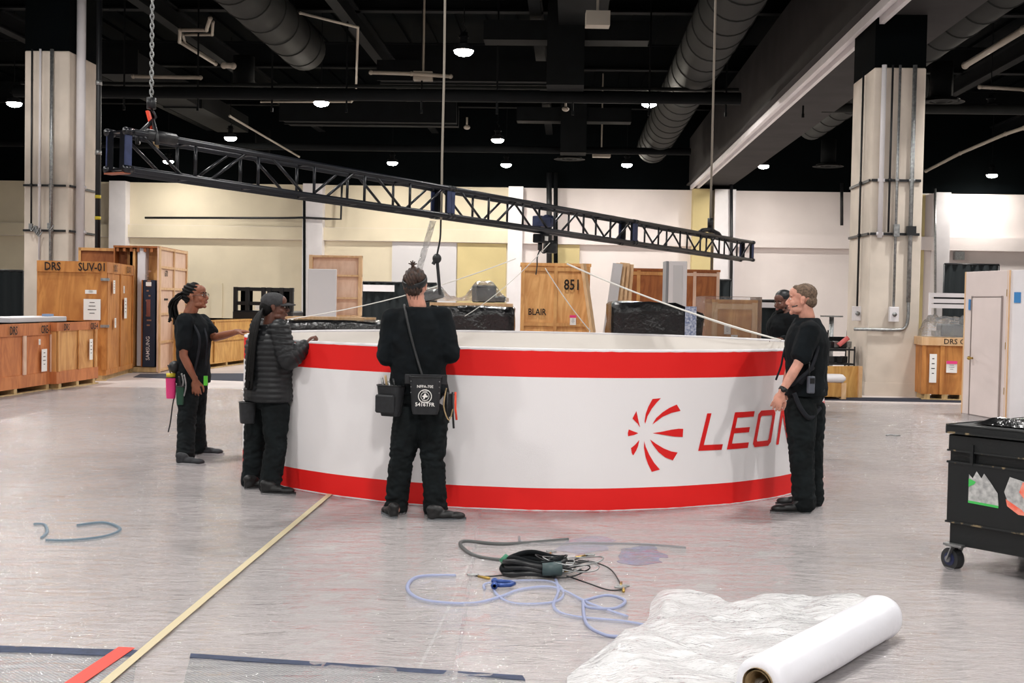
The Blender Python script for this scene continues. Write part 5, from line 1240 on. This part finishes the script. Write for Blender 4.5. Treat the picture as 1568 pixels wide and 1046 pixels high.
def build_person(F_, f, hf, head, neck, chest, hip, bottom, sh, el, wr, hd, hn, lh, lk, la, heel, fd_, skin, label, top, toprad, shoes, ws=1.0, tr=TR, hs=1.0, tilt=0, sleeves='short', hcurl=(.35, .35), glasses=None, brow=None, trm='trouser', ex=.02, dispf=None, tdisp=.007, thumbs=(1, -1), dp=1.0):
    J = F_.j
    head, neck, chest, hip, bottom = [J(*q) for q in (head, neck, chest, hip, bottom)]
    sh = [J(*q) for q in sh]; el = [J(*q) for q in el]; wr = [J(*q) for q in wr]; lh = [J(*q) for q in lh]; lk = [J(*q) for q in lk]; la = [J(*q) for q in la]
    heel = [V(q) for q in heel]
    fx = V((f[0], f[1], 0)).normalized()
    org = (heel[0]+heel[1])/2; org.z = 0
    mb = MB(); Bm, hc = add_head(mb, head, hf, hs, tilt)
    mb.seg(hc+Bm @ V((0, -.025, -.06)), .056*hs, neck, .06*hs, 16); torso(mb, hip, chest, neck-V((0, 0, .01)), fx, ws, -.012, None, dp)
    for k in (0, 1):
        limb(mb, [sh[k], el[k]], [.05, .039]); limb(mb, [el[k], el[k]*.6+wr[k]*.4, wr[k]], [.039, .039, .025]); add_hand(mb, wr[k], hd[k], hn[k], 1.0*hs, hcurl[k], thumbs[k])
    legs(mb, lh[0], lk[0], la[0], lh[1], lk[1], la[1], BR, hip, (.14, .1, .1), fx)
    for k in (0, 1): mb.seg(la[k], .04, V((heel[k].x, heel[k].y, .05))+V(fd_[k]).normalized()*.05, .035)
    body = finish(mb, skin, label, org)
    mb = MB(); legs(mb, lh[0], lk[0], la[0], lh[1], lk[1], la[1], tr, hip-V((0, 0, .03)), (.172*ws, .128*dp, .13), fx)
    tr_ = remesh(mb, 'trousers', M[trm], None, .009, 4, wrinkle(3, tdisp, (9, 9, 16), joints=[(q, .2) for q in (lk+la)])); kid(tr_, body)
    mb = MB(); torso(mb, hip, chest, neck, fx, ws, ex, bottom, dp)
    for k in (0, 1):
        a, b = sh[k], el[k]
        if sleeves == 'short': limb(mb, [a, a+(b-a)*.55, a+(b-a)*.68], [toprad[0], toprad[1], toprad[1]])
        else: limb(mb, [a, b, b*.5+wr[k]*.5, wr[k]-(wr[k]-b)*.04], [toprad[0], toprad[1], toprad[1]*.95, toprad[2]])
        mb.seg(a, toprad[0], (a+chest)/2, toprad[0]*1.05); mb.seg(a+V((0, 0, .0)), toprad[0]*.96, neck+(a-neck)*.22-V((0, 0, .035)), .055)
    tp_ = remesh(mb, {'short': 'shirt', 'long': 'sweatshirt', 'jacket': 'jacket'}[sleeves], M[top], None, .008, 4, dispf(sh, el, wr) if dispf else wrinkle(11, .006, (8, 8, 9), joints=[(q, .16) for q in el]+[(hip, .2)])); kid(tp_, body)
    for k in (0, 1): s_ = shoe(None, heel[k], fd_[k], M[shoes[0]], M[shoes[1]]); kid(s_, body); 
    eyes(body, Bm, hc, brow or M['hairb'], glasses)
    return dict(body=body, tr=tr_, top=tp_, Bm=Bm, hc=hc, sh=sh, el=el, wr=wr, hip=hip, chest=chest, neck=neck, fx=fx, rx=V((fx.y, -fx.x, 0)))
M['sole'] = mat('dark_sole', (34, 34, 36), .7); M['shoe_black'] = mat('black_leather', (14, 15, 16), .5, var=.2, vs=20)
M['shoe_grey'] = mat('grey_runner', (38, 41, 46), .7, var=.3, vs=30); M['sole_white'] = mat('pale_sole', (150, 150, 152), .6)
M['sole_grey'] = mat('grey_sole', (84, 88, 92), .7)
def strands(par, name, m, paths, r, r2=None, k=6):
    for p in paths:
        q = smoothpath(p, k); n_ = len(q); mb = MB(); mb.tube(q, [r+(r2-r)*i/(n_-1) if r2 else r*(1+.12*math.sin(i*2.2)) for i in range(n_)], 7); kid(mb.build(name, m, None, True), par)

# person 1: dark shirt, dreadlocks tied back, left hand on the rim
F1 = Fig(11.6)
h0, h1 = G(280, 712), G(305, 697)
p1_ = build_person(F1, (.93, -.36), (.97, -.22, 0), (300, 454, 0), (291, 480, 0), (296, 507, 0), (296, 573, 0), (295, 586, 0),
    sh=[(283, 492, -.17), (309, 493, .17)], el=[(281, 545, -.24), (329, 517, .0)], wr=[(299, 582, -.22), (364, 508, -.35)],
    hd=[(.12, -.05, -1), (1, -.2, .05)], hn=[(-.2, 1, .1), (0, 0, -1)], lh=[(289, 588, -.1), (301, 588, .1)], lk=[(286, 640, -.16), (300, 640, .16)], la=[(284, 698, -.3), (304, 688, .32)],
    heel=[h0-V((.06, 0, 0)), h1-V((.04, 0, 0))], fd_=[(1, -.12, 0), (1, .1, 0)], skin=M['skd'], label='person in dark short sleeved shirt with tied dreadlocks, one hand on the ring, looking up', top='shirt', toprad=(.08, .076), shoes=('shoe_grey', 'sole_white'), ws=1.03, dp=1.12, tilt=.14, hcurl=(.55, .25), glasses=True, hs=1.06, tr=[.11, .1, .088, .085, .085])
b1, Bm, hc = p1_['body'], p1_['Bm'], p1_['hc']
mb = MB(); mb.ell(hc+Bm @ V((0, -.03, .052)), (.082, .094, .08), Bm, 20, 12); mb.ell(hc+Bm @ V((0, -.07, .0)), (.066, .06, .06), Bm)
kid(remesh(mb, 'hair', M['hairb'], None, .007, 3, lambda c, n: .005*math.sin(c.z*190+c.x*60)), b1)
random.seed(5); pa = []
for i in range(16):
    a = hc+Bm @ V((random.uniform(-.03, .03), -.115, .03+random.uniform(-.02, .02))); 
    pa.append([a, a+V((-.05+random.uniform(-.02, .02), random.uniform(-.03, .03), -.03)), a+V((-.10+random.uniform(-.03, .03), random.uniform(-.04, .04), -.11)), a+V((-.10+random.uniform(-.04, .05), random.uniform(-.05, .05), -.22-random.uniform(0, .06)))])
strands(b1, 'dreadlock', M['hairb'], pa, .011)
mb = MB(); mb.ell(hc+Bm @ V((0, -.12, .035)), .024, Bm); kid(mb.build('hair_tie', M['hairb'], None, True), b1)
# person 2: puffer jacket and cap
def puffer(sh, el, wr):
    segs = [(sh[0], el[0]), (el[0], wr[0]), (sh[1], el[1]), (el[1], wr[1])]
    def f_(c, n):
        best = (9, 0)
        for a, b in segs:
            t_, d = near_seg(c, a, b)
            if d < best[0]: best = (d, t_*(b-a).length)
        ph = best[1] if best[0] < .082 else c.z
        return .0085*abs(math.sin(ph*PI/.044))-.002+.003*noise.noise(c*9)
    return f_
F2 = Fig(9.85); g0, g1 = G(380, 750), G(408, 758)
p2_ = build_person(F2, (.8, .6), (.99, .08, 0), (421, 470, 0), (413, 498, 0), (414, 532, 0), (411, 600, 0), (411, 613, 0),
    sh=[(428, 506, -.15), (398, 504, .13)], el=[(441, 552, -.22), (402, 556, .28)], wr=[(467, 530, -.14), (425, 548, .5)],
    hd=[(.35, .1, .5), (.9, .4, .2)], hn=[(.9, .2, -.3), (0, 0, -1)], lh=[(422, 625, -.08), (396, 625, .08)], lk=[(422, 682, -.12), (390, 682, .1)], la=[(414, 744, -.2), (386, 738, .1)],
    heel=[g1-V((.05, -.03, 0)), g0-V((.03, 0, 0))], fd_=[(1, -.05, 0), (.8, .5, 0)], skin=M['skd2'], label='person in quilted dark jacket and grey cap with long dreadlocks, fist on the ring', top='jacket', toprad=(.088, .082, .055), shoes=('shoe_black', 'sole'), ws=1.12, sleeves='jacket', dispf=puffer, ex=.045, glasses=True, hcurl=(1.1, .4), hs=.98, tr=[.118, .105, .088, .088, .09], dp=1.15, tdisp=.008)
b2, Bm, hc = p2_['body'], p2_['Bm'], p2_['hc']
mb = MB(); mb.ell(hc+Bm @ V((0, -.015, .05)), (.088, .106, .072), Bm, 20, 12); mb.v = [q if (Bm.transposed() @ (q-hc)).z > .025 else q for q in mb.v]
mc = mat('grey_cap', (66, 66, 68), .9, var=.2, vs=30); capo = kid(remesh(mb, 'cap', mc, None, .006, 2), b2)
mb = MB(); vs = []; fs = []
for i in range(11):
    for j in range(2):
        a = -1.15+2.3*i/10; r_ = .085 if j == 0 else .085+.075*math.cos(a*.75)
        vs.append(hc+Bm @ V((math.sin(a)*(.085+.01*j), math.cos(a)*r_+.012, .035-.012*j-.012*abs(math.sin(a)))))
for i in range(10): fs.append((i*2, (i+1)*2, (i+1)*2+1, i*2+1))
mb.add(vs, fs); o_ = kid(mb.build('cap_brim', mc, None, True), b2); sf = o_.modifiers.new('s', 'SOLIDIFY'); sf.thickness = .006
mb = MB(); mb.ell(hc+Bm @ V((0, -.06, -.01)), (.075, .07, .08), Bm); kid(remesh(mb, 'hair', M['hairb'], None, .007, 3), b2)
pa = []; random.seed(8); bd = -p2_['fx']
for i in range(26):
    u = random.uniform(-1, 1); a = hc+Bm @ V((u*.05, -.09, -.01+random.uniform(-.02, .02)))
    base = p2_['chest']+bd*.185+p2_['rx']*(u*.055+.06); top_ = p2_['neck']+bd*.13+p2_['rx']*(u*.055+.035)
    pa.append([a, top_+V((0, 0, .04)), base+V((0, 0, .03)), base+bd*.015+V((random.uniform(-.02, .02), 0, -.2-random.uniform(0, .14)))])
strands(b2, 'dreadlock', M['hairb'], pa, .0115)
# person 3: back view, hair in a bun
F3 = Fig(8.77); g0, g1 = G(607, 793), G(655, 797)
p3_ = build_person(F3, (.04, 1), (.15, .99, 0), (636, 437, .0), (640, 470, 0), (640, 520, 0), (641, 590, 0), (643, 602, 0),
    sh=[(676, 486, 0), (601, 489, 0)], el=[(690, 541, -.03), (592, 545, -.03)], wr=[(680, 545, .28), (606, 545, .26)],
    hd=[(-.1, 1, .12), (.1, 1, .12)], hn=[(0, .2, -1), (0, .2, -1)], lh=[(662, 640, 0), (626, 640, 0)], lk=[(663, 706, .02), (614, 706, .03)], la=[(667, 781, -.02), (606, 778, .04)],
    heel=[g1+V((-.0, -.04, 0)), g0+V((.0, -.08, 0))], fd_=[(1, .25, 0), (-.42, 1, 0)], skin=M['skl'], label='person in black sweatshirt seen from behind, brown hair in a bun', top='shirt', toprad=(.083, .072, .048), shoes=('shoe_black', 'sole_grey'), ws=1.12, sleeves='long', ex=.03, hs=1.04, tr=[.118, .105, .086, .085, .085], dp=1.05, hcurl=(.5, .5), tdisp=.009)
b3, Bm, hc = p3_['body'], p3_['Bm'], p3_['hc']
mb = MB(); mb.ell(hc+Bm @ V((0, -.02, .045)), (.08, .093, .083), Bm, 20, 12); mb.ell(hc+Bm @ V((0, -.06, -.02)), (.066, .055, .06), Bm); kid(remesh(mb, 'hair', M['hairn'], None, .006, 3, lambda c, n: .0035*math.sin(c.x*260+c.z*40)), b3)
mb = MB(); mb.ell(hc+Bm @ V((-.005, -.1, .045)), (.048, .045, .062), Bm); mb.ell(hc+Bm @ V((-.0, -.075, .1)), (.03, .03, .03), Bm); kid(remesh(mb, 'hair_bun', M['hairn'], None, .006, 2, lambda c, n: .004*math.sin(c.x*300+c.z*150)), b3)
pa = [[hc+Bm @ V((.0, -.08, .12)), hc+Bm @ V((a*.3, -.085, .142)), hc+Bm @ V((a, -.09, .15+b))] for a, b in ((-.03, .0), (-.015, .015), (0, .02), (.015, .012), (.03, -.002))]
strands(b3, 'hair_tuft', M['hairn'], pa, .008, .004)
strands(b3, 'hair_wisp', M['hairn'], [[hc+Bm @ V((x, -.11, .0)), hc+Bm @ V((x*1.4, -.105, -.05)), hc+Bm @ V((x*1.2, -.09, -.1))] for x in (-.03, -.01, .012, .03)], .0035, .002)
mb = MB()
hb_ = [hc+Bm @ V((math.cos(a)*.079, math.sin(a)*.092-.02, .03+.045*math.sin(a)+.0)) for a in [2*PI*i/40 for i in range(40)]]
mb.tube(hb_, .0085, 8, closed=True, flat=3.2); mb.v = [q for q in mb.v]; kid(mb.build('headband', M['dark'], None, True), b3)
# person 4: right, harness
F4 = Fig(9.35); g0, g1 = G(1236, 787), G(1243, 776)
p4_ = build_person(F4, (-.88, .47), (-.97, .24, 0), (1228, 459, 0), (1236, 487, 0), (1236, 525, 0), (1234, 595, 0), (1233, 605, 0),
    sh=[(1240, 508, -.17), (1226, 508, .2)], el=[(1222, 558, -.25), (1212, 560, .24)], wr=[(1196, 602, -.3), (1200, 600, .28)],
    hd=[(-.35, .0, -1), (-.3, 0, -1)], hn=[(.15, 1, 0), (.1, -1, 0)], lh=[(1226, 628, -.1), (1240, 628, .1)], lk=[(1227, 688, -.14), (1241, 688, .13)], la=[(1231, 770, -.2), (1244, 762, .12)],
    heel=[g0+V((.0, .0, 0)), g1], fd_=[(-1, .02, 0), (-1, .12, 0)], skin=M['skl'], label='person in black polo and harness standing in front of the red lettering, facing left', top='shirt', toprad=(.088, .084), shoes=('shoe_black', 'sole'), ws=1.08, tilt=.02, hcurl=(.6, .5), brow=M['hairg'], thumbs=(1, -1), tr=[.125, .115, .095, .09, .09], dp=1.12, ex=.028, hs=1.02, tdisp=.008)
b4, Bm, hc = p4_['body'], p4_['Bm'], p4_['hc']
mb = MB(); mb.ell(hc+Bm @ V((0, -.022, .05)), (.0785, .091, .076), Bm, 20, 12); mb.ell(hc+Bm @ V((0, -.06, -.01)), (.068, .055, .055), Bm); mb.ell(hc+Bm @ V((0, .045, .085)), (.05, .03, .025), Bm)
kid(remesh(mb, 'hair', M['hairg'], None, .006, 3, lambda c, n: .003*noise.noise(c*90)), b4)
# person 5: far right, beanie and beard
F5 = Fig(13.05); g0 = G(1215, 716); g0 = V((P(1200, 500, 13.05).x, 13.05, 0))
p5_ = build_person(F5, (-.72, -.6), (-.75, -.55, 0), (1198.5, 463, 0), (1202, 480, 0), (1203, 502, 0), (1205, 560, 0), (1205, 570, 0),
    sh=[(1192, 488, .13), (1212, 489, -.13)], el=[(1184, 520, .1), (1217, 528, -.15)], wr=[(1190, 524, -.14), (1200, 520, -.3)],
    hd=[(-.2, -.8, .1), (-.9, -.3, .1)], hn=[(0, 0, -1), (0, 0, -1)], lh=[(1199, 585, .08), (1211, 585, -.08)], lk=[(1199, 630, .1), (1211, 630, -.1)], la=[(1200, 672, .1), (1212, 674, -.1)],
    heel=[g0+V((.02, .14, 0)), g0+V((.1, -.1, 0))], fd_=[(-.8, -.6, 0), (-.6, -.8, 0)], skin=M['skd2'], label='bearded person in black beanie and dark jacket beyond the far rim of the ring', top='darkcloth', toprad=(.085, .075, .05), shoes=('shoe_black', 'sole'), ws=1.1, sleeves='long', ex=.03, dp=1.1, tilt=-.12)
b5, Bm, hc = p5_['body'], p5_['Bm'], p5_['hc']
mb = MB(); mb.ell(hc+Bm @ V((0, -.02, .065)), (.084, .1, .072), Bm, 20, 12); kid(remesh(mb, 'beanie', M['dark'], None, .007, 2), b5)
mb = MB(); mb.ell(hc+Bm @ V((0, .045, -.088)), (.053, .056, .04), Bm); mb.ell(hc+Bm @ V((0, .02, -.06)), (.062, .04, .035), Bm); kid(remesh(mb, 'beard', M['hairb'], None, .007, 2), b5)

M['webbing'] = mat('black_webbing', (36, 38, 43), .9, spec=.2)
# ---- belts, harness, pouches
def belt(pp, z, name='belt', r=.02, ex=.01, ws=1.1, dp=1.1, m='webbing'):
    fx, rx = pp['fx'], pp['rx']; c = V((pp['hip'].x, pp['hip'].y, z)); yw = math.atan2(fx.y, fx.x)-PI/2
    mb = MB(); mb.loft([(c+V((0, 0, q_)), (.168+ex+e_)*ws, (.118+ex+e_)*dp, yw) for q_, e_ in ((-r, 0), (-r*.9, .008), (r*.9, .008), (r, 0))], 36)
    q = kid(mb.build(name, M[m], None, True), pp['body']); return q
zb = P(640, 595, 8.77).z
belt(p3_, zb, ws=1.1, dp=1.05, r=.02)
def pouch(label, c, w_, h_, d_, yaw, m, name='tool_pouch', cat='tool pouch', tilt=0, taper=.85):
    t = thing(name, label, cat, tuple(c), yaw)
    mb = MB(); k = 8; vs = []; fs = []; n_ = 20
    for j in range(k+1):
        f_ = j/k; z = -h_+h_*f_; sc = taper+(1-taper)*f_ if f_ > .1 else taper*.93
        for i in range(n_):
            a = 2*PI*i/n_; cx_ = math.copysign(abs(math.cos(a))**.55, math.cos(a)); cy_ = math.copysign(abs(math.sin(a))**.55, math.sin(a))
            vs.append(V((cx_*w_/2*sc+tilt*f_, cy_*d_/2*sc, z)))
    for j in range(k):
        for i in range(n_): fs.append((j*n_+i, j*n_+(i+1) % n_, (j+1)*n_+(i+1) % n_, (j+1)*n_+i))
    fs.append(tuple(range(n_-1, -1, -1))); fs.append(tuple(k*n_+i for i in range(n_))); mb.add(vs, fs); mb.build('bag', m, t, 'auto')
    mb = MB(); mb.tube([V((math.copysign(abs(math.cos(a))**.55, math.cos(a))*w_/2+tilt, math.copysign(abs(math.sin(a))**.55, math.sin(a))*d_/2, 0)) for a in [2*PI*i/24 for i in range(24)]], .005, 6, closed=True); mb.build('rim', M['dark'], t, True)
    return t
M['nylon'] = mat('black_nylon', (32, 34, 38), .7, var=.3, vs=30, bump=.001, bs=300)
yb_ = F3.Y0-.2
pc = P(652, 577, yb_-.02)
t = pouch('square black tool pouch with white round emblem, worn at the back of the bun-haired worker', pc, .225, .265, .1, 0, M['nylon'])
wm = M['paper']
text_mb(MB(), 'NFPA-70E', (.0, -.0505, -.075), (1, 0, 0), (0, 0, 1), .019, .003, .01).build('lettering', wm, t)
text_mb(MB(), '5416TFR', (.0, -.049, -.205), (1, 0, 0), (0, 0, 1), .026, .006, .02).build('lettering', wm, t)
mb = MB()
mb.tube([V((math.cos(a)*.046, -.053, -.135+math.sin(a)*.046)) for a in [2*PI*i/30 for i in range(30)]], .0032, 6, closed=True)
mb.tube([V((math.cos(a)*.029, -.053, -.135+math.sin(a)*.029)) for a in [2*PI*i/30 for i in range(30)]], .002, 6, closed=True)
mb.build('round_emblem', wm, t, True)
m2 = MB(); m2.prism([(-.022, 0), (-.008, .008), (-.004, .02), (.006, .02), (.01, .006), (.022, .004), (.016, -.008), (.004, -.006), (-.004, -.02), (-.012, -.018), (-.01, -.006)], (0, -.053, -.135), (1, 0, 0), (0, 0, 1), .002); m2.build('emblem_figure', wm, t)
text_mb(MB(), 'KLEIN', (0, -.0535, -.1045), (1, 0, 0), (0, 0, 1), .009, .001, .01).build('lettering', wm, t)
text_mb(MB(), 'TOOLS', (0, -.0535, -.175), (1, 0, 0), (0, 0, 1), .009, .001, .01).build('lettering', wm, t)
for x in (-.1, .1):
    for z in (-.03, -.07, -.11): MB().ell((x, -.048, z), (.004, .004, .004), n=6, m=5).build('rivet', M['galv'], t, True)
MB().box((0, .02, -.02), (.3, .03, .07), None, .005).build('belt_loop', M['nylon'], t)
pc = P(599, 590, yb_+.06)
t = pouch('wide black double tool pouch at the left hip of the bun-haired worker', pc, .2, .22, .13, -.5, M['nylon'], taper=.72)
MB().box((0, -.075, -.13), (.16, .03, .13), None, .01).build('front_pocket', M['nylon'], t)
for x, h_, mm in ((-.06, .05, 'galv'), (-.03, .07, 'card'), (0, .03, 'galv'), (.04, .05, 'dark')): MB().cyl((x, 0, -.05), (x-.015, -.01, h_), .009, n=8).build('tool_handle', M[mm], t, True)
pc = P(687, 604, yb_+.09)
t = pouch('narrow tool holder with hanging hand tools at the right hip of the bun-haired worker', pc, .07, .16, .06, .3, M['nylon'], 'tool_holder', 'tool holder')
for x, l_ in ((-.02, .2), (.02, .24), (.04, .18)): MB().tube([(x, -.04, .02), (x, -.045, -.1), (x+.01, -.045, -l_)], .008, 7).build('tool_handle', M['dark' if x < .03 else 'orange'], t, True)
MB().tube(smoothpath([(-.03, -.05, .05), (-.05, -.06, -.08), (-.01, -.06, -.18), (.02, -.05, -.1)], 4), .005, 6).build('lanyard', M['card'], t, True)
# strap across the back
def onback(pp, pts, r, name, m, flat=.45):
    mb = MB(); mb.tube(smoothpath(pts, 6), r, 8, flat=1); return kid(mb.build(name, M[m], None, True), pp['body'])
yk = F3.Y0-.175
onback(p3_, [P(619, 467, F3.Y0-.03), P(621, 478, yk+.03), P(628, 510, yk-.0), P(637, 543, yk+.005), P(647, 577, yk-.02)], .0085, 'shoulder_cord', 'rubber')
# person 1 pouches
pc = P(262, 578, 11.5)
t = pouch('bright pink tool pouch with yellow tape at the hip of the worker with tied dreadlocks', pc, .1, .2, .1, .2, M['pink'])
MB().tube([(0, 0, -.0), (0, 0, .04)], .045, 14).build('tape_roll', M['yell'], t, True)
MB().tube([(.0, 0, .02), (-.03, 0, .12)], .006, 6).build('tool_handle', M['dark'], t, True)
MB().tube(smoothpath([(.06, 0, -.05), (.02, -.02, -.25), (.0, -.02, -.42), (-.02, -.02, -.52)], 5), .006, 6).build('hanging_chain', M['dark'], t, True)
pc = P(276, 592, 11.32)
t = pouch('dark green bottle shaped holder at the hip of the worker with tied dreadlocks', pc, .075, .17, .07, .1, mat('dark_green', (24, 70, 50), .5), 'green_holder', 'holder')
q = belt(p1_, P(295, 571, 11.6).z, ws=1.0, dp=1.08, r=.022)
kid(MB().ell(P(268, 562, 11.5), (.06, .07, .06)).build('hip_bag', M['dark'], None, True), b1)
for k_, (x0_, y0_, l_) in enumerate(((278, 572, .16), (282, 574, .2), (274, 576, .22))):
    a = P(x0_, y0_, 11.33-.01*k_); kid(MB().tube(smoothpath([a, a+V((.02, -.01, -l_*.5)), a+V((.0, -.01, -l_))], 4), .008, 6).build('carabiner_strap', M['galv' if k_ < 2 else 'dark'], None, True), b1)
kid(MB().box(P(315, 583, 11.42), (.035, .02, .09)).build('green_clip', M['lime'], None), b1)
fx = p1_['fx']
def sling(pp, pts, name='harness_strap', m='webbing', r=.016):
    mb = MB(); q = smoothpath(pts, 6); mb.tube(q, r, 8); return kid(mb.build(name, M[m], None, True), pp['body'])
sling(p1_, [P(290, 488, 11.5), P(305, 515, 11.37), P(303, 545, 11.38), P(297, 570, 11.4)], r=.012)
sling(p1_, [P(309, 492, 11.62), P(317, 520, 11.45), P(315, 560, 11.44)], r=.01)
text_mb(MB(), 'ATLAS', P(308, 503, 11.40), V((.75, -.6, 0)), (0, 0, 1), .03, .0, .01)
# person 4 harness, radio, watch
sling(p4_, [P(1233, 484, 9.42), P(1250, 498, 9.4), P(1257, 520, 9.35), P(1256, 550, 9.32), P(1250, 583, 9.28)], r=.018)
sling(p4_, [P(1240, 490, 9.26), P(1251, 505, 9.22), P(1252, 530, 9.18), P(1243, 560, 9.12), P(1225, 588, 9.13)], r=.016)
sling(p4_, [P(1251, 560, 9.25), P(1236, 570, 9.1), P(1215, 588, 9.12), P(1205, 590, 9.25)], r=.014)
belt(p4_, P(1234, 598, 9.35).z, ws=1.08, dp=1.16, r=.026)
sling(p4_, [P(1216, 602, 9.12), P(1226, 625, 9.1), P(1240, 640, 9.13), P(1255, 625, 9.3)], 'leg_loop', r=.018)
kid(MB().tube([P(1259, 508, 9.33)+V((math.cos(a)*.01, math.sin(a)*.012, math.sin(a)*.045)) for a in [2*PI*i/16 for i in range(16)]], .006, 6, closed=True).build('dorsal_ring', M['galv'], None, True), b4)
pr_ = P(1242, 577, 9.1)
t = thing('two_way_radio', 'grey and black two-way radio clipped at the back hip of the harnessed worker', 'radio', pr_, .3)
MB().box((0, 0, -.06), (.055, .035, .13), None, .006).build('radio_body', mat('radio_grey', (88, 92, 102), .5), t); MB().box((0, -.019, -.03), (.04, .004, .04)).build('keypad', M['dark'], t); MB().cyl((-.015, 0, 0), (-.02, 0, .12), .006, n=8).build('antenna', M['dark'], t, True)
wq = p4_['wr'][0]; dw = (wq-p4_['el'][0]).normalized()
kid(MB().cyl(wq-dw*.045, wq-dw*.02, .034, n=16).build('watch', M['dark'], None, True), b4); kid(MB().cyl(wq-dw*.033+V((-.005, -.03, 0)), wq-dw*.033+V((-.006, -.042, 0)), .02, n=14).build('watch_face', M['dark'], None, True), b4)
a = P(1207, 540, 9.3); sling(p4_, [P(1212, 500, 9.4), P(1200, 540, 9.35), P(1196, 560, 9.33), P(1188, 582, 9.32)], 'dangling_strap', r=.008)
kid(MB().tube([P(1221, 468, 9.25), P(1213, 470, 9.24)], .005, 6).build('earpiece', M['dark'], None, True), b4)
# person 2 pouch and tag
pc = P(379, 616, 9.75); t = pouch('rounded black pouch at the far hip of the worker in the quilted jacket', pc, .13, .17, .11, .5, M['nylon'])
kid(MB().box(P(416, 620, 9.7), (.1, .012, .05), None, .004).build('leather_tag', mat('tan_leather', (190, 140, 100), .6), None), b2)
